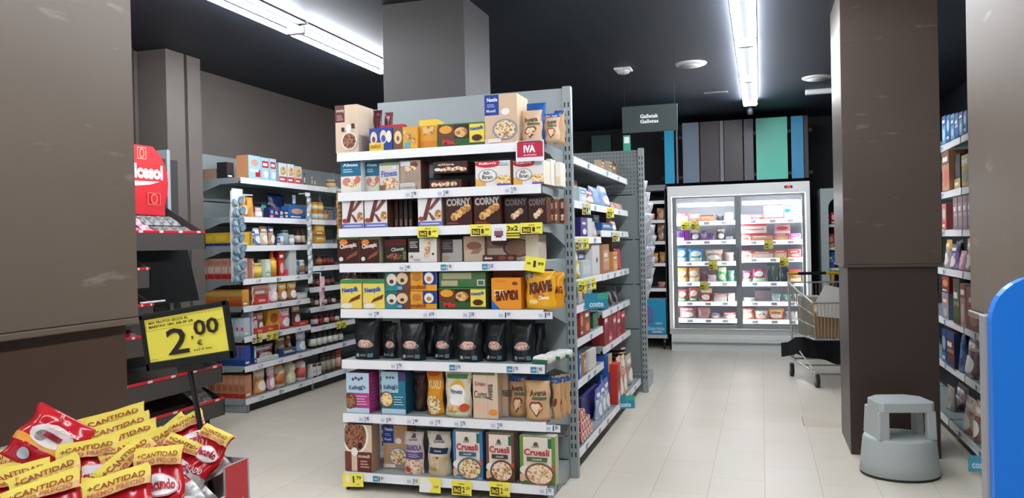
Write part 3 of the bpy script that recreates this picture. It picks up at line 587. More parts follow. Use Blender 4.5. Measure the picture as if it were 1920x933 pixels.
def shelf_run(face, plane, zs, gname, rows, endl, bay=None):
    """rows: per shelf list of (px0, px1, ytop, maker, description, category, depth offset[, dz[, rot]]); neighbours are nudged apart so nothing clips"""
    for key, items in rows:
        z, word = zs[key]; lo, hi, zmax = bay(key) if bay else (-99, 99, 99)
        order = sorted(range(len(items)), key=lambda i: (items[i][0], i)); rank = {i: n for n, i in enumerate(order)}
        rec = []
        for i, it in enumerate(items):
            a, b, t, mk = it[:4]; off = it[6] if len(it) > 6 else 0.; dz = it[7] if len(it) > 7 else 0.; rot = it[8] if len(it) > 8 else 0.
            pl = plane(key)+(off if face != '+x' else -off)
            l, r = sorted(span(face, pl, a, b, t+20)); l = max(l, lo); r = min(r, hi)
            h = min(top_z(face, pl, (a+b)/2, t)-z-dz, zmax-z-dz-.004)
            rec.append(dict(i=i, l=l+.001, r=r-.001, h=h, dz=dz, off=off, d=mk.d if mk.d is not None else r-l, mk=mk, rot=rot))
        rec.sort(key=lambda q: (q['off'], q['l']))
        for n, q in enumerate(rec):
            for p_ in rec[:n]:
                if q['dz'] >= p_['dz']+p_['h'] or p_['dz'] >= q['dz']+q['h']:
                    continue
                if abs(q['dz']-p_['dz']) > .02:      # stacked: lift the upper one onto the lower
                    ov = min(q['r'], p_['r'])-max(q['l'], p_['l'])
                    if ov > 0:
                        up, dn = (q, p_) if q['dz'] > p_['dz'] else (p_, q)
                        if up['off'] < dn['off']+dn['d'] and dn['off'] < up['off']+up['d']: dn['h'] = min(dn['h'], up['dz']-.002)
                    continue
                if q['off'] >= p_['off']+p_['d'] or p_['off'] >= q['off']+q['d']: continue
                ov = min(q['r'], p_['r'])-max(q['l'], p_['l'])
                if ov <= 0: continue
                if ov < .4*min(q['r']-q['l'], p_['r']-p_['l']):
                    m_ = (min(q['r'], p_['r'])+max(q['l'], p_['l']))/2
                    if q['l'] > p_['l']: q['l'] = m_+.001; p_['r'] = m_-.001
                    else: p_['l'] = m_+.001; q['r'] = m_-.001
                else: q['off'] = p_['off']+p_['d']+.003
        for q in rec:
            it = items[q['i']]; desc, cat = it[4], it[5]; pl = plane(key)+(q['off'] if face != '+x' else -q['off']); mk = q['mk']
            if mk.d is not None: mk.d = max(.02, min(mk.d, .455-q['off']))
            o = mk(max(q['r']-q['l'], .012), max(q['h'], .012)); o.location = spot(face, pl, (q['l']+q['r'])/2, z+q['dz']+.0012); o.rotation_euler = (0, 0, FACES[face]+q['rot'])
            tag(o, f"{desc}, {ORD[rank[q['i']]]} from left, {word} {endl}", cat, f"goods on the {word} {gname}")
E0 = [
 ('0', [(628, 671, 197, CB('#e3c9ad', A_MAROON, side='#e6d2ba', top='#f0e2d2', d=.19, name='cereal_box'), 'tall cream and maroon cereal box', 'box'),
   (697, 716, 206, PO(foil('#6b2438', '#54202c'), d=.05), 'shiny wine red pouch', 'bag', .13), (717, 735, 210, PO(foil('#6b2438', '#7a3a48'), d=.05), 'shiny plum pouch', 'bag', .16),
   (711, 757, 234, CB('#b8283c', d=.05, top='#c8304a'), 'flat red carton behind the mini cookies', 'box', .09),
   (692, 736, 240, CB('#1f3f97', A_COOKIEB, side='#2a4aa8', d=.08, name='cookie_box'), 'blue and yellow mini cookie box', 'box', .005), (737, 790, 238, CB('#e2a83a', A_COOKIEY, side='#d89a30', d=.08, name='cookie_box'), 'yellow and brown mini cookie box', 'box', .005),
   (779, 820, 225, CB('#e8a428', [R(0, .8, 1, 1, YEL), *[E(.3+.2*i, .62, .14, .16, BISC) for i in range(3)], R(0, 0, 1, .25, '#e08a20')], d=.1, side='#f0c040'), 'golden orange biscuit carton', 'box', .03),
   (821, 909, 231, CB('#3d2016', A_MIX, side='#4a8a48', top='#5a8a50', d=.09, name='cereal_multipack'), 'brown green and yellow cereal multipack', 'box', .01),
   (908, 970, 177, CB('#dbbd9b', A_BLUEBOX, side='#e0c6a6', top='#e8d4b8', d=.2, name='cereal_box'), 'tallest tan and royal blue cereal box', 'box'),
   (973, 1017, 205, PO('#d8b695', A_HEART[1:], d=.07, seed=3, name='oat_pouch'), 'tan oat pouch with heart, front left', 'bag', .01, 0, 0.), (985, 1022, 192, PO('#1f5aa8', d=.05, seed=4, name='oat_pouch'), 'blue topped oat pouch behind', 'bag', .1),
   (1014, 1047, 212, PO('#d9b898', A_HEART, d=.06, seed=5, name='oat_pouch'), 'tan oat pouch with heart and blue top', 'bag', .05), (1035, 1058, 204, PO('#c9a47c', [R(.1, .86, .9, .97, '#1f5aa8')], d=.05, seed=6, name='oat_pouch'), 'brown oat pouch beside the post', 'bag', .18)]),
 ('1', [(639, 680, 303, CB('#efe6d6', A_TEAL, side='#dfe6e8', d=.12, name='cereal_bar_box'), 'white and teal bar box nearest the left end', 'box'), (682, 711, 303, CB('#efe6d6', A_TEAL, side='#1e5f80', d=.12, name='cereal_bar_box'), 'white and teal bar box beside its twin', 'box', .05),
   (711, 748, 305, CB('#d8cfc0', A_FIT, side='#c9bfae', d=.14, name='cereal_bar_box'), 'cream bar box with blue script', 'box', .005), (749, 789, 301, CB('#b79d88', A_BEIGE, side='#6b4636', d=.12, name='cereal_bar_box'), 'beige bar box behind a grey card', 'box', .015), (790, 808, 308, CB('#cfd8dc', [R(0, .4, .5, .7, '#2f70b0'), R(.5, 0, 1, .5, '#3a86b0')], d=.1), 'narrow white and blue carton', 'box', .1),
   (805, 866, 337, CB('#4a221c', [*[E(.16+.2*i, .45, .1, .3, NUTS) for i in range(4)]], d=.14, name='chocolate_bar_box'), 'lower brown nut bar box, stacked pair', 'box', .0), (812, 877, 303, CB('#35201c', A_EXTRA, side='#2a1814', d=.16, name='chocolate_bar_box'), 'upper dark nut bar box, stacked pair', 'box', .0, .078),
   (891, 957, 302, CB('#efece6', A_BRAN, side='#c98a50', top='#d8d2c8', d=.13, name='cereal_bar_box'), 'white bran bar box with cereal oval', 'box'), (962, 1020, 301, CB('#efece6', A_BRAN, side='#efe4d0', top='#d8d2c8', d=.13, name='cereal_bar_box'), 'white bran bar box nearest the shelf corner', 'box'),
   (1024, 1034, 298, CB('#ece6d8', [R(.2, .05, .8, .9, '#f3efe4')], d=.1, side='#f4efe4'), 'thin cream carton seen edge on', 'box', .14), (1040, 1051, 304, CB('#ece6d8', [R(.1, .1, .9, .4, '#e0d0a8')], d=.12, side='#f2ecdf'), 'thin cream carton deepest by the post', 'box', .22)]),
 ('2', [(641, 681, 374, CB('#eceaea', A_K, side='#d8d6d8', d=.13, name='cereal_bar_box'), 'white bar box with big brown K', 'box'), (683, 726, 373, CB('#eceaea', A_K, side='#5a3628', d=.13, name='cereal_bar_box'), 'white bar box with big brown K beside twin', 'box'),
   *[(730+i*9, 737+i*9, 376, CB('#4a3a34' if i % 2 else '#2a2220', [R(.15, .05, .85, .3, '#8a6a58')], d=.15, side='#30231f'), 'thin dark brown carton on edge', 'box', .06+.01*i) for i in range(5)],
   (783, 828, 370, CB('#eceaea', A_K, side='#b89a84', d=.13, name='cereal_bar_box'), 'white bar box with big K standing apart', 'box'),
   (835, 885, 369, CB('#3e1d15', A_CORNY, side='#52281d', d=.14, name='chocolate_bar_box'), 'dark brown bar box with silver lettering', 'box'), (888, 939, 367, CB('#3e1d15', A_CORNY, side='#52281d', d=.14, name='chocolate_bar_box'), 'dark brown bar box with silver lettering, middle', 'box'),
   (945, 990, 370, CB('#301812', A_CORNY2, side='#40201a', d=.14, name='chocolate_bar_box'), 'dim brown bar box set further back', 'box', .03), (990, 1025, 370, CB('#3a1c14', A_CORNY2, side='#6b4030', d=.1, name='chocolate_bar_box'), 'brown nut bar box near the corner', 'box', .02),
   *[(1027+i*11, 1036+i*11, 374-i, CB('#8a6048' if i % 2 else '#5a3224', [R(.1, .1, .9, .35, NUTS), R(.1, .6, .9, .85, '#c0a890')], d=.08, side='#6b4636'), 'slim brown carton behind the corner', 'box', .09+.06*i) for i in range(3)]]),
 ('3', [(632, 673, 443, CB('#431d16', A_CHOCA, side='#9a927a', top='#6a7a50', d=.13, name='cereal_bar_box'), 'brown cereal bar box with green top', 'box'), (674, 711, 443, CB('#431d16', A_CHOCA, side='#b5ad92', top='#6a7a50', d=.13, name='cereal_bar_box'), 'brown cereal bar box with green top, twin', 'box'),
   (721, 762, 449, CB('#33201c', A_DK, side='#4a1c1a', top='#7a2422', d=.13, name='chocolate_bar_box'), 'dark red and brown chocolate bar box', 'box', .02), (765, 819, 447, CB('#dcd8d2', A_BAR, side='#a8947e', d=.12, name='cereal_bar_box'), 'white bar box with upright seed bar', 'box'), (828, 867, 449, CB('#b6b0a8', A_BAR2, side='#8d7d70', d=.1, name='cereal_bar_box'), 'grey and white bar box set back', 'box', .04),
   (869, 909, 443, CB('#c3ae96', A_TAN, side='#a08c78', d=.13, name='cereal_bar_box'), 'tan bar box with brown bar picture', 'box', .02), (912, 1010, 441, CB('#c0ab96', A_BIGT, side='#cbbba6', top='#d8cbb8', d=.16, name='cereal_bar_box'), 'wide tan carton with dark ring', 'box', .04), (905, 967, 478, CB('#4a241c', A_STRIP, d=.02, top='#6a3c30', name='chocolate_bar_box'), 'flat chocolate bar carton lying in front', 'box', .0)]),
 ('4', [(638, 678, 524, CB('#efd75e', A_NESQ, side='#d8c48a', top='#f2e6a0', d=.1, name='cereal_bar_box'), 'yellow chocolate bar box nearest the left end', 'box'), (680, 721, 524, CB('#efd75e', A_NESQ, side='#d8c48a', top='#f2e6a0', d=.1, name='cereal_bar_box'), 'yellow chocolate bar box beside its twin', 'box'),
   *[(640+i*17, 655+i*17, 508+i*2, PO(foil('#3a201c', '#6a4a40'), d=.05, mode='stand', seed=i), 'dark wrapped bar behind the yellow boxes', 'bag', .14) for i in range(4)],
   (722, 819, 542, CB('#e8a428', A_TEDDY, side='#1e3c90', d=.12, name='cookie_box'), 'lower brown and yellow mini cookie box', 'box'), (722, 819, 507, CB('#e8a428', A_TEDDY, side='#1e3c90', d=.12, name='cookie_box'), 'upper brown and yellow mini cookie box', 'box', .0, .098),
   (823, 911, 534, CB('#3d2016', A_MIX, side='#3a5a30', d=.1, name='cereal_multipack'), 'brown cereal multipack under a green one', 'box'), (823, 911, 510, CB('#4e7448', A_GRBACK, side='#4a6a40', d=.14, name='cereal_multipack'), 'green multipack lying on the brown one', 'box', .006, .115),
   (924, 1010, 506, CB('#9a4a24', [E(.5, .8, .1, .06, '#6b2c16')], side='#7a3a1c', d=.12), 'rust orange carton behind the upside down box', 'box', .1),
   (921, 977, 521, CB('#ef9a2c', A_KRAVEB, side='#e08a20', top='#f2b050', d=.09, name='cereal_box'), 'orange cereal box standing upside down', 'box'),
   (981, 1039, 509, PO(foil('#f2b52c', '#eeaa22', 10), A_KRAVEP, d=.07, seed=9, name='cereal_pouch'), 'yellow cereal pouch with brown lettering', 'bag', -.005), (1030, 1056, 511, PO(foil('#f0a824', '#e8981c', 10), [T('KRAVE', .1, .4, .9, .6, '#5d2412', bold=.06)], d=.05, seed=10, name='cereal_pouch'), 'yellow cereal pouch half behind its twin', 'bag', .12)]),
 ('5', [*[(a, b, t, PO(foil('#161b1d', '#1d2426', 8, .3), A_BLACK, d=.08, seed=20+i, name='granola_pouch'), 'black %s pouch' % w, 'bag', o) for i, (a, b, t, o, w) in enumerate([(657, 707, 598, .0, 'leftmost glossy'), (711, 741, 606, .06, 'slim set back'), (744, 791, 601, .0, 'glossy dish print'), (807, 846, 603, .05, 'recessed glossy'), (851, 899, 600, .0, 'central front'), (904, 945, 601, .03, 'glossy right middle'), (954, 1000, 602, .03, 'rightmost glossy')])],
   *[(a, b, t, PO(foil('#191e20', '#14181a', 8, .3), d=.07, seed=40+i, name='granola_pouch'), 'plain black pouch %s' % w, 'bag', .16) for i, (a, b, t, w) in enumerate([(690, 730, 603, 'behind the slim one'), (776, 815, 605, 'in the gap'), (884, 925, 605, 'behind the centre'), (985, 1020, 607, 'behind the right one')])]]),
 ('6', [(649, 692, 699, CB('#c0498c', A_KELPINK, side='#b8407f', top='#6a4a6a', d=.13, name='cereal_box', sideart=lines(.2, .8, .1, .9, 9, '#d070a8')), 'pink and pale blue cereal box', 'box'), (715, 761, 697, CB('#2a7a94', A_KELBLUE, side='#1e5468', top='#3a3a58', d=.12, name='cereal_box'), 'teal and pale blue cereal box', 'box', .02),
   (771, 794, 700, PO(foil('#3a2a26', '#5a4038', 18), d=.05, seed=50), 'dark brown granola pouch in shadow', 'bag', .1), (786, 812, 692, PO(foil('#8a4a30', '#6a3424', 18), d=.05, seed=54), 'brown pouch behind the orange one', 'bag', .12),
   (792, 826, 691, PO(foil('#e29a2a', '#d8881e', 12), A_ORANGE, d=.07, seed=51, name='cereal_pouch'), 'orange cereal pouch with granola print', 'bag', .02, 0, -.15), (829, 879, 698, PO('#e3dcc0', A_FITP, d=.08, seed=52, name='cereal_pouch'), 'cream cereal pouch with yellow sun', 'bag', -.008),
   (886, 933, 694, CB('#dcc4ac', A_CRISP, side='#d2b79c', top='#5f7a4a', d=.08, name='cereal_bag'), 'pale pink paper bag with side lettering', 'bag', .0), (936, 952, 694, CB('#cfb49c', [T('Avena', .1, .3, .9, .7, '#55483e', rot=PI/2)], d=.08, name='cereal_bag'), 'narrow pale paper bag', 'bag', .08),
   (951, 985, 706, PO('#d2a878', A_HEART, d=.06, seed=56, name='oat_pouch'), 'tan oat pouch with heart set back', 'bag', .07), (980, 1030, 716, PO('#d6ac7e', A_HEART[1:], d=.08, seed=57, name='oat_pouch'), 'tan oat pouch with heart in front', 'bag', -.005), (990, 1030, 703, PO('#1f5a9a', d=.05, seed=58, name='oat_pouch'), 'blue topped oat pouch behind', 'bag', .1),
   *[(1031+i*9, 1050+i*9, 707-2*i, PO('#cda273', [R(0, .84, 1, .98, '#1f5a9a'), E(.4, .4, .25, .1, '#8a3a28')], d=.05, seed=60+i, name='oat_pouch'), 'tan oat pouch with blue top, edge of row', 'bag', .05+.07*i) for i in range(3)]]),
 ('7', [(646, 697, 796, CB('#dfc4a8', A_MAROON2, side='#a88878', top='#8a7a70', d=.1, name='cereal_box'), 'cream and maroon muesli box', 'box'), (718, 764, 797, CB('#c49c72', A_BLUEBOX, side='#a88660', top='#b89a78', d=.12, name='cereal_box'), 'tan cereal box with navy corner', 'box', .1),
   (754, 790, 812, PO('#cfc0bc', A_SCRUM, d=.07, seed=70, name='granola_pouch'), 'white pouch with purple band', 'bag', .012, 0, .05), (796, 840, 812, PO('#dcd4c4', A_OATS, d=.08, seed=71, name='oat_pouch'), 'cream oat bag with navy label', 'bag', .01, 0, .03),
   (849, 905, 808, CB('#3a7aa8', a_cru('#3a7aa8', '#3d5f7c', '#5b6a78', GRAN), side='#2f6a98', top='#ece6da', d=.08, name='cereal_box'), 'cream muesli box with blue edges', 'box'), (911, 964, 813, CB('#6b4638', a_cru('#6b4638', '#4f3a30', '#5d3c2c', NUTS), side='#5d3c30', top='#e2d8c8', d=.08, name='cereal_box'), 'cream muesli box with brown edges', 'box', -.004), (974, 1041, 818, CB('#6a9438', a_cru('#6a9438', '#4c6a34', '#7a5a3c', food('#e0b888', '#a87448', '#f3dcc0', 80)), side='#b8ba98', top='#ece6da', d=.07, name='cereal_box'), 'cream muesli box with green edges', 'box', -.012)]),
]
ez = {str(i): (EZ[i], SHN[i] if i < 7 else 'bottom') for i in range(8)}
shelf_run('-y', lambda k: PL, ez, 'shelf of the cereal rack', E0, 'shelf, cereal rack')
# green and white packets lying on the sixth shelf
def lying(name, loc, w, l, t, body, art, rz, label, cat, group=None, tilt=0., rx=None, seed=0, back=None):
    o = pillow(w, l, t, body, art, 'lie', seed, back=back).build(name); o.rotation_mode = 'XYZ'; o.rotation_euler = (-PI/2+tilt if rx is None else rx, 0, rz); o.location = loc; tag(o, label, cat, group); return o
for i, (px, py, off) in enumerate([(1012, 672, -.01), (1035, 664, .12), (1052, 657, .2)]):
    p = P(px, py, y=PL+off); mbx = MB(); mbx.box(-.048, 0, 0, .048, .105, .040, '#dfdcd6', bev=.016, mats={'-y': '#1f6a4a'}); 
    paint(mbx, lambda u, v, o: (-.045+.09*u, -o, .003+.02*v), [R(0, 0, 1, 1, '#1e6b49')])
    tag(mbx.build('biscuit_packet', None, (p.x, PL+off, EZ[5]+.001), -.2+.12*i), ['white and green packet lying nearest the lip', 'white and green packet lying in the middle', 'white and green packet lying nearest the post'][i]+', sixth shelf of cereal rack', 'packet', 'green and white packets on the sixth shelf')
# promotional cards hanging from the rack
CY = EY-.014
def card(a, t, b, bo, arts, label, col=YEL, y=CY, rot=0., name='promo_card', bend=.004, group='price cards on the cereal rack'):
    p, q = P(a, (t+bo)/2, y=y), P(b, (t+bo)/2, y=y); z1, z0 = P((a+b)/2, t, y=y).z, P((a+b)/2, bo, y=y).z; w_, h_ = q.x-p.x, z1-z0
    mb = MB(); mb.box(-w_/2, 0, -h_, w_/2, .0012, 0, col); paint(mb, lambda u, v, o: (-w_/2+u*w_, -o, -h_+v*h_), arts, asp=h_/w_)
    o = mb.build(name, None, ((p.x+q.x)/2, y, z1)); o.rotation_euler = (0, rot, 0); return tag(o, label, 'card', group)
INK2 = '#3a3820'
def promo(txt='3x2', pr='1,99'): return [R(.06, .1, .48, .62, '#3c3a26'), T(txt, .1, .2, .44, .52, YEL, bold=.04), T(pr[0], .54, .2, .66, .6, INK2, bold=.03), T(pr[1:], .7, .4, .92, .62, INK2), R(.35, .76, .65, .82, '#8a8434'), R(.3, .06, .9, .1, '#8a8434')]
YE = '#fbee55'
card(783, 424, 821, 445, promo('3x2', '1,99'), 'yellow offer card under the third shelf below the separate K box', YE)
card(882, 420, 920, 442, promo('3x2', '1,99'), 'yellow offer card below the second silver lettered brown box', YE)
card(921, 421, 949, 451, [R(.2, .3, .8, .62, '#8a5a6a'), R(.3, .2, .7, .34, '#5a3a48'), R(.25, .7, .75, .76, '#c8c0c4')], 'white card with plum print among the yellow cards', '#f2f0f0')
card(948, 419, 974, 446, [T('3x2', .1, .5, .9, .85, INK2, bold=.03), R(0, .28, 1, .38, '#5a5226'), R(0, .12, 1, .2, '#5a5226')], 'yellow striped card right of the white card', YE, y=CY+.002)
card(976, 417, 1017, 438, promo('3x2', '1,99'), 'yellow offer card nearest the right corner of the third shelf', YE)
card(986, 482, 1024, 509, [R(.1, .45, .28, .6, '#8a8434'), T('1', .42, .3, .54, .76, INK2, bold=.04), T('99', .64, .46, .92, .7, INK2)], 'tilted yellow price card clipped to the fourth shelf corner', YE, rot=.14)
card(642, 887, 680, 912, [E(.26, .6, .09, .3, '#f7f7f0'), T('1', .5, .3, .58, .8, INK2, bold=.04), T('79', .68, .55, .92, .8, INK2), R(.66, .18, .8, .22, '#8a8434')], 'yellow price card at the left end of the bottom shelf', YE, y=EY-.012, rot=-.06)
card(786, 895, 826, 923, [G([(0, 0), (.48, 0), (.62, .5), (.4, .97), (.08, .97)], M('#f6f6f2')), T('2,49', .68, .3, .9, .5, '#8a8434')], 'half white half yellow card below the oat bag', YE, y=EY-.012)
card(847, 901, 884, 928, promo('3x2', '2,33'), 'yellow offer card below the blue edged muesli box', YE, y=EY-.012)
card(918, 903, 956, 930, promo('3x2', '2,33'), 'yellow offer card below the brown edged muesli box', YE, y=EY-.012)
card(967, 263, 1020, 302, [R(.05, .2, .96, .93, '#c02c48'), T('IVA', .28, .42, .7, .78, '#f6eef0', bold=.06), T('incluido', .28, .26, .74, .36, '#f0c8d0', bold=.02), R(.1, .93, .9, .97, '#5a2a38'), R(.3, .84, .7, .88, '#d86a80')], 'red and white tax sign on the top shelf lip', '#eceaf0', y=EY-.016)
card(750, 343, 776, 350, [R(.1, .2, .9, .7, '#c3c6c6')], 'small grey card standing before the beige bar box', '#d4d6d4', y=PL-.004)
# ------------------------------------------------------------------ goods on the left wall shelving (front faces the aisle)
PLW = LX-.02
AR = {}
def simple(c1, c2, c3='#f0ece4', k=0):
    """plain printed fronts: band, picture and lettering strokes"""
    return [[R(0, .66, 1, 1, c1), R(.12, .74, .8, .86, c3), E(.5, .32, .34, .22, c2)], [R(0, 0, 1, .3, c1), E(.5, .6, .36, .22, c2), R(.1, .1, .7, .2, c3)],
            [R(.1, .55, .9, .85, c1), R(.2, .63, .75, .76, c3), E(.55, .26, .3, .16, c2)], [R(0, .8, 1, 1, c1), R(.1, .4, .9, .5, c2), R(.1, .56, .7, .7, c3), R(0, 0, 1, .1, c1)]][k % 4]
def bx(body, c1, c2, k=0, d=.1, side=None, name='biscuit_box', top=None): return CB(body, simple(c1, c2, k=k), side=side, top=top, d=d, name=name)
def po(a, b, c1=None, c2='#f0ece4', k=0, d=.06, seed=0, name='biscuit_pouch', mode='stand'): return PO(foil(a, b), simple(c1, c2, k=k) if c1 else (), d=d, seed=seed, name=name, mode=mode)
def jr(body, lid, label, name='jar', prof=JAR): return JR(body, lid, label, prof, name)
SKY = '#a9d3e2'
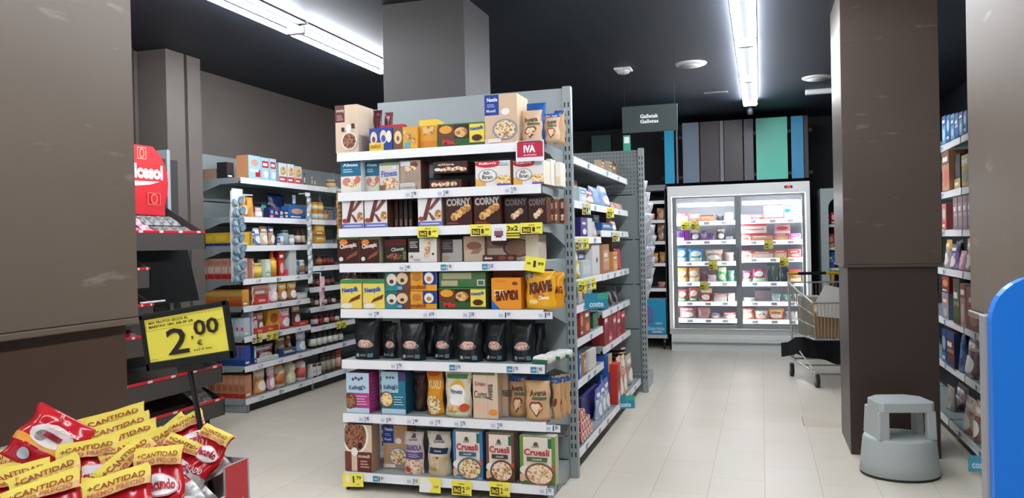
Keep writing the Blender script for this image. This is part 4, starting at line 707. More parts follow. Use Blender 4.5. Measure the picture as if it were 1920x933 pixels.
L1 = [
 ('0', [(466, 489, 292, CB('#a8d0de', [R(.55, .1, .95, .4, RED), E(.5, .7, .3, .14, '#d8a090'), R(.1, .3, .8, .42, '#f2e6e8')], side='#e0a070', top='#c8bdb8', d=.12, name='biscuit_box'), 'pale blue and peach box', 'box'), (490, 505, 296, CB(SKY, simple(RED, '#f0e6ea', k=2), side='#c8dfe8', d=.12, name='biscuit_box'), 'pale blue box with red oval', 'box'), (506, 518, 298, CB(SKY, simple(RED, '#f0e6ea', k=2), side='#9fb4bc', d=.12, name='biscuit_box'), 'pale blue box, second with red oval', 'box'),
   (523, 538, 306, CB('#d5e2e2', simple('#c8464a', BISC, k=1), side='#b4c6ca', d=.1, name='biscuit_box'), 'white and red biscuit box', 'box'), (539, 552, 308, CB('#d9e2df', simple('#c8464a', BISC, k=1), side='#e0a070', d=.1, name='biscuit_box'), 'white and red biscuit box, orange side', 'box'), (553, 566, 312, CB('#e2d2bf', simple('#c8464a', BISC, k=1), d=.1, name='biscuit_box'), 'cream and red biscuit box', 'box'),
   (573, 592, 326, jr('#8a5030', '#3a2a26', '#e8dccf', 'coffee_jar'), 'low brown jar with dark lid', 'jar'), (601, 610, 334, jr('#a8763a', '#e2dccf', '#e6c890'), 'amber jar with white lid', 'jar'), (611, 620, 336, jr('#8a5a30', '#8a6a4a', '#e6c890'), 'amber jar with brown lid', 'jar')]),
 ('1', [(452, 470, 366, po('#e0922c', '#c87820', '#f0c060', seed=1, name='biscuit_bag'), 'orange biscuit bag', 'bag', 0, 0, .2), (468, 483, 370, po('#e8a84a', '#d08a34', seed=2), 'leaning amber pouch', 'bag', .02), (482, 497, 388, po('#e8dcd8', '#d8c8c8', '#c87a90', seed=3), 'white and pink pouch', 'bag'),
   (498, 507, 384, po('#3a9a8c', '#2a7a70', seed=4), 'small teal pouch', 'bag', .05), (506, 514, 390, CB('#3a2a68', simple('#d8406a', '#3ac0d0', k=1), d=.06), 'purple carton with pink', 'box'), (515, 523, 392, CB('#2a2a6a', simple('#9a3a48', '#c8d0e0', k=3), d=.06), 'navy carton with red', 'box', .01), (524, 532, 393, CB('#2c2f70', simple('#58a0c0', '#e0d0c0', k=1), d=.06), 'navy carton with blue print', 'box'), (533, 541, 395, CB('#2c2f70', simple('#e0b040', '#e0d0c0', k=2), d=.06), 'navy carton with yellow print', 'box'),
   (516, 558, 364, po('#1f3a7c', '#182c60', seed=5, d=.12), 'large dark blue bag at the back', 'bag', .14), (552, 566, 366, po('#2a66b0', '#1e4a8c', '#c8dff0', seed=6), 'bright blue bag', 'bag', .08), (542, 573, 387, bx('#2f6fb2', '#1f56a0', '#e0a080', 1, .08), 'wide blue biscuit box', 'box')]),
 ('2', [(463, 478, 434, bx('#e0b84a', '#2a50b0', '#3a60c0', 0, .1), 'blue and yellow snack box', 'box'), (480, 492, 427, po('#4a80c8', '#9cc0e8', '#e8f0f8', seed=8), 'blue and white pouch', 'bag'), (493, 507, 424, po('#d8c4a4', '#c8ae8a', '#a8785a', seed=9), 'cream biscuit pouch', 'bag'), (508, 519, 424, po('#c09a78', '#9a7050', '#2c3f86', seed=10), 'tan pouch with navy foot', 'bag'), (519, 526, 446, bx('#2a4a90', '#c8d0e0', '#c8a070', 1, .06), 'small navy box', 'box'), 
   (527, 535, 438, jr('#c8d0d0', '#8aa0a8', '#dfe6e8'), 'white small tub', 'jar'), (534, 546, 431, jr('#93a5a8', '#5a6a6e', None, 'glass_jar'), 'clear glass jar with grey lid', 'jar'), (547, 555, 440, jr('#b8c4c4', '#dfe4e4', '#e8ecec'), 'white topped tub', 'jar'), (560, 568, 431, jr('#3a1f1a', '#6a1f28', '#d8c4b0', 'syrup_bottle', BOT), 'dark bottle with cream label', 'bottle'), (569, 577, 431, jr('#3a1f1a', '#6a1f28', '#d8c4b0', 'syrup_bottle', BOT), 'dark bottle with cream label, right one', 'bottle')]),
 ('3', [(458, 476, 485, bx('#dca594', '#c8584a', '#f0d8c8', 0, .1), 'salmon pink biscuit box', 'box'), (477, 486, 486, bx('#d0b070', '#e8d8b0', '#a87838', 3, .1), 'beige slim box', 'box', .02), (480, 497, 493, jr('#d8b848', '#e2c860', '#e8cf6a', 'tin'), 'yellow tin', 'tin'), (498, 508, 486, bx('#cfe0d0', '#8ac0a0', '#e8f0e8', 1, .08), 'pale mint box', 'box'), (511, 522, 470, jr('#c86a2a', '#c82c2c', '#f0c040', 'squeeze_bottle', BOT), 'yellow and red squeeze bottle', 'bottle'),
   (523, 533, 471, bx('#c8342c', '#a81f20', '#e8c0b0', 0, .08, '#8a1f1c'), 'red upright box', 'box'), (534, 540, 505, CB('#c83a58', d=.06), 'low crimson carton', 'box'), (543, 556, 469, CB('#d6d6d4', [R(.1, .05, .9, .95, '#c9cac8')], d=.2, name='cardboard_display'), 'tall empty white cardboard display', 'box'), (556, 565, 487, jr('#5a7488', '#8aa0b0', '#6a90a8'), 'slate blue tub', 'jar'), (565, 577, 487, jr('#c8d0cc', '#e0e4e2', '#b87a5a', 'milk_powder_tin'), 'white powder tin with brown print', 'tin')]),
 ('4', [(462, 474, 538, po('#f0c860', '#e8b040', '#f2e8c8', seed=12), 'yellow cookie pouch', 'bag'), (475, 506, 534, bx('#b88070', '#d0a090', '#8a5048', 3, .1), 'dusty pink biscuit row box', 'box', .03), (477, 503, 556, CB('#c8302c', [T('Galletas', .3, .3, .8, .75, '#f0d8d0')], d=.03, name='shelf_tray'), 'red low cardboard tray', 'tray', -.004), (508, 526, 530, po('#e8c8d0', '#e05a80', '#f0e8ea', seed=13), 'white and pink pouch', 'bag'), (527, 543, 530, po('#b08048', '#8a5a30', '#e0b030', seed=14), 'brown pouch with yellow foot', 'bag'), (544, 561, 528, po('#a87048', '#7a4a2c', '#e0b030', seed=15), 'brown pouch with yellow base', 'bag'), (562, 582, 548, bx('#d8dcd8', '#a0a8a0', '#e8e8e0', 3, .08), 'low white box', 'box')]),
 ('5', [(456, 473, 586, bx('#c8dce4', '#d83840', '#f0f0f0', 2, .1, '#b8ccd8'), 'pale blue box with red star', 'box'), (474, 488, 588, bx('#d6d8dc', '#d83840', '#e8c0c0', 0, .1), 'white box with red band', 'box'), (489, 502, 586, po('#a86a60', '#8a4a44', '#d8b0a0', seed=17), 'brown red pouch', 'bag', .01), (478, 523, 612, CB('#c8402c', [T('oferta', .1, .3, .3, .8, '#f0d0c0'), T('oferta', .55, .3, .75, .8, '#f0d0c0')], d=.03, name='shelf_tray'), 'long red cardboard tray', 'tray', -.006), (503, 526, 580, bx('#d8a030', '#e8c050', '#a8501c', 1, .1), 'golden yellow box', 'box', .025),
   (528, 549, 578, po('#e06a80', '#d84060', '#f2d0d8', seed=18), 'bright pink pouch', 'bag'), (552, 568, 570, po('#7a5038', '#5a3828', '#c8a880', seed=19), 'brown coffee bag', 'bag', .04), (555, 582, 602, CB('#c83a34', [T('oferta', .3, .3, .7, .8, '#f0d0c0')], d=.03, name='shelf_tray'), 'short red cardboard tray', 'tray', -.006)]),
 ('6', [(468, 481, 650, bx('#9fc0d8', '#2a4a9a', '#e8eef2', 1, .1, '#2c448c'), 'pale blue teddy biscuit box', 'box'), (483, 521, 647, po('#8a3038', '#6a2028', '#c8a0a0', seed=21, d=.08), 'maroon biscuit bag', 'bag', .02), (483, 523, 668, CB('#cfd0cc', d=.03, name='shelf_tray'), 'white low cardboard tray', 'tray', -.006), (524, 545, 628, po('#b89058', '#9a7040', '#8a5a38', seed=22), 'tan coffee bag', 'bag', .05), (546, 558, 624, po('#c08050', '#8a4a30', '#b03030', seed=23), 'brown and red coffee bag', 'bag', .02), (530, 556, 652, bx('#2a4a78', '#8a5a40', '#c8d0e0', 3, .06), 'navy low carton', 'box', .0), (560, 581, 622, po('#7aa8c0', '#a05080', '#e0c8d8', seed=24), 'blue and purple pouch', 'bag')]),
 ('7', [(484, 505, 693, po('#e0a060', '#d88848', '#e8d8c8', seed=25, d=.09, name='biscuit_bag'), 'white and orange biscuit bag', 'bag'), (506, 520, 688, po('#d8a0b0', '#c05070', '#e8d0d8', seed=26), 'pink biscuit bag', 'bag'), (521, 541, 683, jr('#dcc8b0', '#e8944a', '#c87a4a', 'milkshake_bottle', [(.0, .0), (.9, .0), (1, .04), (.95, .7), (.8, .86), (.62, .92)]), 'cream bottle with orange cap', 'bottle'), (544, 561, 677, jr('#dcd8b8', '#d8d0b8', None, 'cream_bottle', [(.0, .0), (.85, .0), (.95, .06), (.95, .35), (.8, .5), (.95, .65), (.9, .85), (.5, .93)]), 'plain cream bottle', 'bottle'), (564, 582, 673, jr('#dccfc8', '#c83a3a', '#c8605a', 'cream_bottle', [(.0, .0), (.85, .0), (.95, .06), (.95, .35), (.85, .5), (.95, .65), (.9, .85), (.5, .93)]), 'white bottle with red cap', 'bottle')]),
]
lz = {str(i): (LZ[i], SHN[i] if i < 7 else 'bottom') for i in range(8)}
def nxt(zs, z): return min([v for v in zs if v > z+.01]+[z+.4])-.03
shelf_run('+x', lambda k: PLW, lz, 'near shelf of the wall shelving', L1, 'near shelf, wall shelving', bay=lambda k: (5.76 if int(k) > 1 else 5.64, 6.60, nxt(LZ, LZ[int(k)])))
# rows running back to the wall at the open end of each shelf (seen from their sides)
def row_back(z, y, w, h, d, n, mk, label, cat, group, x0=PLW-.0, gap=.003):
    for i in range(n):
        o = mk(w, h); o.location = (x0-i*(d+gap), y, z+.001); o.rotation_euler = (0, 0, PI/2)
        tag(o, f"{label}, {ORD[i]} from the aisle", cat, group)
def sbox(body, side, d, top=None, sideart=(), name='biscuit_box'):
    def f(w, h):
        mb = box_mb(w, h, d, body, simple(side, body, k=1), side=side, top=top or side)
        if sideart: paint(mb, lambda u, v, o: (-w/2-o, d-u*d, v*h), sideart, asp=h/d)
        return mb.build(name)
    return f
row_back(LZ[0], 5.69, .09, .135, .10, 1, sbox('#3a3030', '#2c2a2c', .10), 'dark narrow box beside the pale blue box on the top shelf', 'box', 'side row top shelf', x0=PLW-.14)
row_back(LZ[0], 5.70, .1, .085, .12, 2, sbox('#b09078', '#a88a74', .12), 'brown flat carton at open end, top wall shelf', 'box', 'side row top shelf', x0=PLW-.25)
row_back(LZ[2], 5.68, .1, .11, .135, 3, sbox('#e0b030', '#dcb428', .135, sideart=[R(0, 0, 1, .22, '#26388a'), R(.1, .4, .9, .8, '#e8c840')], top='#b09a70'), 'yellow carton with navy foot at open end, third wall shelf', 'box', 'yellow cartons', x0=PLW-.0)
row_back(LZ[3], 5.66, .07, .17, .066, 6, sbox('#d8a08c', '#cc9a86', .066, sideart=[R(0, 0, 1, .24, '#c42a28'), R(.08, .3, .92, .6, '#dcc8b8'), R(.1, .7, .9, .9, '#c08068')]), 'pink packet in red tray at open end, fourth wall shelf', 'box', 'pink packets', x0=PLW-.0)
row_back(LZ[4], 5.66, .09, .135, .135, 3, sbox('#e0a040', '#cf8a3c', .135, sideart=[R(0, 0, 1, .2, '#c8502c'), R(.0, .6, 1, .9, '#d8b060'), R(0, .2, 1, .4, '#d06c30')]), 'orange and ochre carton at open end, fifth shelf', 'box', 'orange cartons', x0=PLW-.0)
row_back(LZ[5], 5.67, .08, .15, .045, 8, sbox('#c0ccd4', '#b4c4ce', .045, sideart=[R(.1, .1, .9, .9, '#c2d2da'), R(.3, .3, .8, .5, '#c85058')]), 'pale grey-blue slim box at open end, sixth shelf', 'box', 'pale slim boxes', x0=PLW-.0)
row_back(LZ[6], 5.67, .08, .17, .045, 8, sbox('#33509c', '#2c4288', .045, sideart=[R(.08, .3, .92, .88, '#4a5ca0'), R(0, .9, 1, 1, '#b05060'), R(0, 0, 1, .3, '#20407c')]), 'navy slim box at open end, seventh shelf', 'box', 'navy slim boxes', x0=PLW-.0)
row_back(LZ[7], 5.67, .09, .19, .055, 7, sbox('#c88a68', '#bd8262', .055, sideart=[R(0, 0, 1, .2, '#b8302a'), R(.1, .3, .9, .55, '#a86c50'), R(.1, .62, .9, .86, '#cc9c7c')]), 'tan biscuit packet in red tray at open end, bottom wall shelf', 'box', 'tan packets', x0=PLW-.0)
# far bay, mostly dark jars
darkj = lambda lab='#8a2a2c': jr('#2a1a16', '#1c1513', lab, 'coffee_jar')
L2 = [
 ('0', [(624, 634, 337, jr('#a8763a', '#d8d0c0', '#e6c890'), 'amber jar with pale lid', 'jar')]),
 ('1', [(592, 601, 393, jr('#d8a048', '#c8882c', '#b8d8e0'), 'honey jar with pale blue label, lower', 'jar'), (602, 610, 394, jr('#d8a048', '#c8882c', '#b8d8e0'), 'honey jar with pale blue label, lower right', 'jar'), (611, 619, 396, jr('#c88a5a', '#b8682c', '#e0b8a0'), 'honey jar with peach label', 'jar'), (592, 600, 379, jr('#d89a38', '#c8882c', '#e8d8b0'), 'honey jar stacked above the blue labelled ones', 'jar', .02, .085), (602, 610, 380, jr('#d89a38', '#c8882c', '#e8d8b0'), 'honey jar stacked right of its twin', 'jar', .02, .085), (601, 609, 364, jr('#8a8c8c', '#a8aaaa', None, 'syrup_bottle', BOT), 'grey bottle standing at the back', 'bottle', .1)]),
 ('2', [(592, 611, 441, bx('#d09a40', '#b87a28', '#e8c070', 3, .1), 'lower amber carton', 'box'), (592, 609, 421, bx('#d8a03c', '#c08430', '#e8c070', 1, .1), 'upper amber carton', 'box', 0, .085)]),
 ('3', [(600, 607, 478, jr('#4a2a1c', '#3a2018', '#a86a3a', 'coffee_jar'), 'dark jar with orange label', 'jar')] + [(609+7*i, 615+7*i, 479, darkj(), 'dark coffee jar with red label', 'jar') for i in range(3)]),
 ('4', [(588+9*i, 595+9*i, 519-i*.4, darkj('#8a4a3c' if i % 2 else '#5a3028'), 'dark coffee jar with brown label', 'jar') for i in range(5)]),
 ('5', [(586+8*i, 592+8*i, 556-i*.6, jr('#241814', '#181210', '#d8d4cc' if i % 2 else '#6a3a2c', 'coffee_jar'), 'dark jar with pale round label', 'jar') for i in range(6)]),
 ('6', [(592+10*i, 600+10*i, 590-i, jr('#3a2018', '#7a1c20', '#b03030' if i % 2 else '#d8d0c8', 'coffee_jar'), 'dark jar with red lid', 'jar') for i in range(5)]),
 ('7', [(588+10*i, 597+10*i, 623-1.5*i, jr('#1c1513', '#14100e', '#dcdad4', 'coffee_jar'), 'black jar with white badge', 'jar') for i in range(6)]),
 ('8', [(586, 594, 682, bx('#e0e0dc', '#3a3a3a', '#c8c8c4', 3, .06), 'small white sugar carton, lower', 'box'), (596, 603, 681, bx('#e0e0dc', '#3a3a3a', '#c8c8c4', 3, .06), 'small white sugar carton, right', 'box')] + [(606+9*i, 614+9*i, 662-2*i, jr('#4a4038', '#2a2622', '#a09a88', 'coffee_jar'), 'tall dark glass jar', 'jar') for i in range(3)] + [(634, 643, 655, jr('#8a4030', '#b03a2c', '#d8a890'), 'red lidded jar', 'jar')])]
l2z = {str(i): (LZ2[i], SHN[i] if i < 8 else 'bottom') for i in range(9)}
shelf_run('+x', lambda k: PLW, l2z, 'far shelf of the wall shelving', L2, 'far shelf, wall shelving', bay=lambda k: (6.66, 7.83, nxt(LZ2, LZ2[int(k)])))
# yellow cards on the wall shelving
def side_card(x, y, z, w_, h_, arts, label, col, name='promo_card', rz=PI/2, group='cards on the wall shelving', tilt=0.):
    mb = MB(); mb.box(-w_/2, 0, -h_, w_/2, .0012, 0, col); paint(mb, lambda u, v, o: (-w_/2+u*w_, -o, -h_+v*h_), arts, asp=h_/w_)
    o = mb.build(name, None, (x, y, z)); o.rotation_euler = (tilt, 0, rz); return tag(o, label, 'card', group)
for i, (px, py, zz) in enumerate([(478, 622, .64), (486, 621, .64), (505, 618, .64), (516, 616, .64), (635, 601, .61), (645, 600, .61)]):
    p = P(px, py, x=LX+.016); side_card(LX+.017, p.y, zz, .075, .075, promo('3x2', '1,50'), ['pale card at the near corner of the sixth wall shelf', 'yellow offer card second on the sixth wall shelf', 'yellow offer card third on the sixth wall shelf', 'yellow offer card fourth on the sixth wall shelf', 'yellow offer card left of two by the rack edge', 'yellow offer card right of two by the rack edge'][i], '#eceade' if i == 0 else YE)
p = P(620, 630, x=LX+.016); side_card(LX+.017, p.y+.9, .17, .12, .045, [T('oferta', .1, .3, .6, .7, '#f4d8c8')], 'red strip card on the bottom far wall shelf', '#cf4a38')
# hanging clip strips
def clip_strip(name, x, y, z1, z0, n, maker, label, cat, strip_col='#c8cccc', top=True, w_=.05, rz=PI/2, hook=(0, .09)):
    e = empty(name, (x, y, z1), rz); tag(e, label, cat)
    mb = MB(); mb.box(-w_/4, .0, z0-z1, w_/4, .0015, 0, strip_col); mb.build('strip', e)
    if top: mb = MB(); mb.box(-w_*.8, -.003, -.035, w_*.8, .003, .0, '#e6e8e8', bev=.002); mb.build('header_card', e)
    mb = MB(); mb.box(hook[0]-.008, -.001, -.012, hook[0]+.008, hook[1], -.004, '#dfe2e2'); mb.box(min(0, hook[0])-.008, -.002, -.012, max(0, hook[0])+.008, .003, -.004, '#dfe2e2'); mb.build('hook', e)
    H = (z1-z0-.05)/n
    for i in range(n): maker(e, i, z0-z1+H*(n-1-i), H)
    return e
def m_blue(e, i, z, H):
    for s in (-1, 1):
        mb = MB(); mb.lathe([(.004, 0), (.034, .003), (.036, .02), (.026, .026)], '#8fa9b6', n=12, mats=[None, None, '#54707c']); o = mb.build('gum_tub', e, (s*.038, -.02-.014*(i % 2), z+H*.5+(.03 if s > 0 else 0)-.01*(i % 3))); o.rotation_euler = (PI/2+.35*s, .2+.3*(i % 2), 0)
clip_strip('clip_strip', -3.98, 5.40, 1.80, 1.10, 9, m_blue, 'hanging strip of small round blue tubs in clear film at the wall shelf end', 'strip', hook=(.24, .10))
mb = MB(); mb.box(-.085, 0, -.56, .085, .004, 0, film()); tag(mb.build('film_bag', None, (-3.955, 5.40, 1.66), PI/2), 'clear film sleeve around the hanging blue tubs', 'bag')
mb = MB(); mb.box(-.07, -.004, -.11, .07, .0, .0, '#dfe0df', bev=.002); mb.box(-.08, -.0, -.22, .02, .003, -.02, '#d4d2d2'); tag(mb.build('header_sheet', None, (-3.95, 5.40, 1.83), PI/2), 'crumpled white header sheet above the blue tubs', 'card')
def m_white(e, i, z, H):
    o = pillow(.075, H*1.02, .03, foil('#dfe3e4', '#8f9a9c', 24), (), 'lie', i).build('packet', e); o.location = (.004*(-1)**i, -.012, z)
clip_strip('clip_strip', -3.99, 6.50, 1.86, 1.02, 6, m_white, 'hanging strip of silvery white packets between the two wall shelf bays', 'strip')
def m_pink(e, i, z, H):
    o = pillow(.085, H*1.05, .03, foil('#ecdfe2', '#e2a8b4', 18), [R(.2, .1, .8, .25, '#d84060')], 'lie', 40+i).build('packet', e); o.location = (.006*(-1)**i, -.014, z)
clip_strip('clip_strip', -3.97, 6.66, 1.12, .80, 2, m_pink, 'hanging pair of pink and white packets below the silvery strip', 'strip', top=False)
def m_tan(e, i, z, H):
    o = pillow(.10, H*1.05, .035, foil('#b48a5c', '#8a623c', 16), [E(.5, .5, .3, .2, '#6a4a30')] if i < 5 else [T('Oro', .2, .3, .8, .5, '#c84a68')], 'lie', 60+i, back=None).build('packet', e); o.location = (.006*(-1)**i, -.016, z)
clip_strip('clip_strip', -3.965, 7.0, 1.945, 1.32, 7, m_tan, 'hanging strip of brown packets beside the left edge of the cereal rack', 'strip', top=False)

# ------------------------------------------------------------------ goods in the aisle run behind the post
PR = -1.12-.012
az = {k: (v, w_) for (k, v), w_ in zip(sorted(AZ.items(), key=lambda kv: -kv[1] if True else 0), [0]*20)}
NM = {1: 'top', 2: 'second', '3n': 'near third', '3f': 'far third', '4n': 'near fourth', '4f': 'far fourth', '5n': 'near fifth', '5f': 'far fifth', '6n': 'near sixth', '6f': 'far sixth', '7n': 'near seventh', '8n': 'near bottom', '8f': 'far bottom'}
az = {str(k): (AZ[k], NM[k]) for k in AZ}
RUNI = [
 ('1', [(1128+i*7, 1134+i*7, 301+i*1.2, bx('#a08468' if i % 2 else '#c0a888', '#5a4434', '#8a8458', i, .06), 'small brown carton', 'box', .08) for i in range(6)]),
 ('2', [(1087, 1092, 336, po('#7a3038', '#a05058', seed=70), 'maroon pouch by the post', 'bag'), (1092, 1100, 338, bx('#d8b0a0', '#c84a3c', '#e8d0c0', 2, .1, name='flour_box'), 'cream and red box', 'box', .03), (1087, 1100, 352, bx('#c8dce4', '#3a90b8', '#e8eef0', 2, .08), 'white and cyan carton', 'box'), (1102, 1120, 356, po('#e05a58', '#e8c8c0', '#d83a3c', seed=72, d=.08, name='sugar_bag'), 'red and white sugar bag', 'bag'), (1120, 1137, 350, po('#9fb8d8', '#86a4cc', seed=73, d=.12, name='bakery_bag'), 'pale blue bag, near one', 'bag'), (1134, 1149, 347, po('#a8bce0', '#8ea8d4', '#c8cfe8', seed=74, d=.12, name='bakery_bag'), 'pale blue bag, far one', 'bag'), (1152, 1176, 381, po('#e0b8a8', '#d09080', seed=75, d=.06), 'low pink pouch', 'bag')]),
 ('3n', [(1084, 1089, 410, bx('#8a7a4a', '#6a5a30', '#b8a870', 1, .06), 'olive slim box', 'box', .01), (1089, 1101, 408, bx('#33237a', '#4a2c90', '#efeaf4', 2, .08, '#2a1c60', name='infusion_box'), 'deep purple box with white badge', 'box'), (1102, 1112, 409, CB('#c8c6c0', d=.14, side='#dcdad4'), 'grey white carton', 'box', .01), (1112, 1124, 415, po('#dccccb', '#c8a8a4', seed=76), 'pale crumpled pouch', 'bag')]),
 ('3f', [(1126, 1136, 403, bx('#8fb8cc', '#c87a80', '#e8e0dc', 0, .08), 'pale blue and rose carton', 'box', .03), (1129, 1149, 418, bx('#1f5c9c', '#143f78', '#c8dcf0', 3, .08), 'blue teaware print box', 'box'), (1137, 1148, 402, bx('#b89a98', '#8a6a68', '#d8c0b8', 1, .08), 'mauve carton behind the blue box', 'box', .1), (1150, 1160, 414, po('#d8c458', '#e8e0c0', '#c83a4c', seed=78), 'yellow pouch', 'bag')]),
 ('4n', [(1083, 1090, 470, po('#e0c83a', '#d8b42c', '#e8e0b0', seed=79), 'bright yellow pouch', 'bag'), (1090, 1106, 463, bx('#a89484', '#26388c', '#2c3f94', 2, .1, '#c8c0b4'), 'beige box with navy square', 'box', .02), (1092, 1108, 488, CB('#bcc8c8', [R(.1, .2, .9, .7, '#cdd6d6')], d=.05), 'pale grey low carton', 'box', -.004), (1110, 1129, 458, CB('#d4d6d4', [G([(.45, .45), (.6, .6), (.75, .5), (.6, .36)], M('#2a2a2c'))], side='#e2e2e0', d=.14, name='cardboard_display'), 'white cardboard display with black diamond', 'box')]),
 ('4f', [(1131, 1142, 458, bx('#c8906a', '#a86a4a', '#e0b898', 3, .1, name='rusk_packet'), 'salmon rusk packet', 'box'), (1143, 1150, 474, bx('#9a6a4c', '#c8a080', '#e0c8a8', 1, .08), 'brown carton', 'box', .02), (1150, 1158, 472, bx('#d89a50', '#b87030', '#e8c090', 2, .08), 'amber carton', 'box'), (1148, 1157, 450, bx('#c89a60', '#a87838', '#e8c898', 0, .06), 'amber carton stacked at the back', 'box', .12, .0), (1159, 1170, 466, po('#c82c34', '#a82028', seed=82), 'red heart pouch', 'bag')]),
 ('5n', [(1086, 1092, 528, CB('#e4e0e0', d=.1), 'white slim carton', 'box', .02), (1093, 1100, 527, CB('#8a8886', d=.1), 'grey slim carton', 'box', .04), (1101, 1108, 527, CB('#d8d6d4', d=.1), 'white carton behind the flag', 'box', .03), (1098, 1107, 545, po('#d8604a', '#e8e0d8', seed=83, d=.04), 'small red and white pouch', 'bag', -.002), (1109, 1117, 536, po('#4a3840', '#3a2c30', seed=84), 'dark pouch', 'bag', .04)]),
 ('5f', [(1134, 1144, 548, po('#5a4a40', '#2c2622', seed=85), 'dark brown pouch', 'bag'), (1145, 1153, 546, po('#3a3636', '#6a6662', seed=86), 'black film packet', 'bag', .01), (1154, 1163, 545, po('#26292a', '#8a8c8a', seed=87), 'black and silver packet', 'bag'), (1152, 1175, 534, CB('#b4b8b4', d=.08, side='#c8cac8', name='cardboard_display'), 'tipped grey carton', 'box', .1), (1164, 1175, 549, po('#4a4c48', '#2a2a28', seed=88), 'dark grey packet', 'bag', .01)]),
 ('6n', [(1088, 1094, 583, bx('#a84a38', '#8a3028', '#e0a080', 1, .08), 'rust tea box', 'box'), (1095, 1106, 574, bx('#a8442c', '#7a2c1c', '#e09a4a', 2, .1, '#c86a50', name='chocolate_box'), 'rust red chocolate box', 'box'), (1112, 1127, 585, CB('#1f6a50', [E(.5, .5, .2, .3, '#6a7a50')], d=.08, side='#1a5a44', name='chocolate_box'), 'dark green chocolate box', 'box', .02), ]),
 ('6f', [(1133+i*8, 1140+i*8, 587-i*1.2, bx('#b0343c' if i % 2 else '#9a2c34', '#c84a50', '#7a1f28', i, .1, name='chocolate_box'), 'crimson chocolate box', 'box') for i in range(5)]),
 ('7n', [(1086, 1089, 658, bx('#2c68b0', '#1f4f90', '#c8d8e8', 0, .05), 'blue slim packet', 'box'), (1090, 1094, 660, bx('#3a74b8', '#d8a860', '#c8d8e8', 1, .05), 'blue and tan slim packet', 'box', .02), (1095, 1099, 663, bx('#c8a070', '#8a4a3c', '#e0c8a8', 3, .05), 'tan slim packet', 'box'), (1105, 1118, 654, CB('#d6d4ce', d=.08, side='#e2e0da', name='cardboard_display'), 'white empty display box', 'box'), (1112, 1124, 637, po('#e0b42c', '#c89a20', '#7a4a1c', seed=90), 'yellow snack pouch', 'bag', .1)]),
 ('8n', [(1090, 1122, 733, CB('#2c2a6c', [R(.05, .1, .95, .5, '#34327c')], side='#2a2868', top='#3a3874', d=.14, name='display_carton'), 'deep navy display carton', 'box', .1), (1108, 1130, 718, CB('#c4c8c6', d=.06, side='#d8dad8', name='display_carton'), 'grey carton back behind the navy one', 'box', .26), *[(1124+i*7, 1133+i*7, 727-i*9, po('#a8b8d8', '#e0e6ee', '#5a70b8', seed=91+i, d=.05), 'pale blue and white pouch', 'bag', .03) for i in range(4)]]),
 ('8f', [(1150, 1158, 655, bx('#3a70c0', '#e0c060', '#a8c0e0', 0, .1, '#2f62ae', name='baking_box'), 'tall blue box with yellow sun', 'box', .02), (1158, 1164, 680, bx('#c8382c', '#e0b8a0', '#8a2018', 1, .06), 'low red packet', 'box'), (1163, 1171, 668, po('#e0a088', '#c84030', '#e8c8b0', seed=95), 'peach and red leaning bag', 'bag'), (1172, 1178, 665, po('#e0b090', '#c86048', '#e8d0b8', seed=96), 'peach bag beside its neighbour', 'bag'), (1180, 1190, 664, po('#c0a090', '#a88474', '#d8c0b0', seed=97), 'taupe paper bag', 'bag', .03), (1192, 1204, 688, CB('#dfe2e0', d=.1), 'white low box at the far end', 'box', .12)] ),
]
shelf_run('+x', lambda k: PR if k[0] != '8' else -1.035, az, 'shelf of the aisle run', RUNI, 'shelf, aisle run', bay=lambda k: (5.86 if k[-1] == 'f' else 4.60, 5.79 if k[-1] == 'n' else 7.03, nxt([v for kk_, v in AZ.items() if str(kk_)[-1] not in 'nf' or str(kk_)[-1] == k[-1]], AZ[int(k) if k in '12' else k])))
for i in range(4):
    mb = MB(); mb.lathe([(.03, 0), (.085, .004), (.09, .02), (.08, .032)], food('#2a2a6a', '#b88a4a', '#e8e0d0', 30), n=16, mats=['#1e2058', '#1e2058', '#c8a468']); 
    tag(mb.build('foil_tray', None, (-1.22, 6.86, .30+.0+i*.034)), f'dark blue round tin, {["lowest", "second lowest", "second highest", "highest"][i]} of the stack by the far panel', 'tin', 'blue tins by the far panel')
mb = MB(); mb.box(-.09, -.1, 0, .09, .1, .164, '#d8c8b4', bev=.003, mats={'+x': '#b08a5c'}); tag(mb.build('display_carton', None, (-1.22, 6.86, .136)), 'tan carton carrying the dark blue tins', 'box')
k = 0
for r_, cnt in ((0, 5), (1, 4), (2, 2)):
    for i in range(cnt):
        mb = MB(); mb.tube([(0, 0, 0), (-.15, 0, 0)], .033, foil('#c83a40', '#e8d0c0', 30), n=14, cap=False); mb.tube([(.001, 0, 0), (-.002, 0, 0)], .0325, '#e8dcc8', n=14); mb.tube([(.0015, 0, 0), (.001, 0, 0)], .018, '#c8343c', n=12); mb.tube([(-.15, 0, 0), (-.152, 0, 0)], .032, '#d8c8b8', n=12)
        y = 4.72+i*.068+r_*.034; o = mb.build('biscuit_roll', None, (-1.05-.01*r_, y, .136+.034+r_*.058)); k += 1
        tag(o, f"red and cream biscuit roll, {ORD[i]} from the post in the {['bottom', 'middle', 'upper'][r_]} layer", 'roll', 'red biscuit rolls stacked low behind the post')
cc = [(1098, 383, '2'), (1143, 392, '2'), (1084, 448, '3n'), (1094, 446, '3n'), (1154, 437, '3f'), (1090, 515, '4n'), (1100, 513, '4n'), (1108, 510, '4n')]
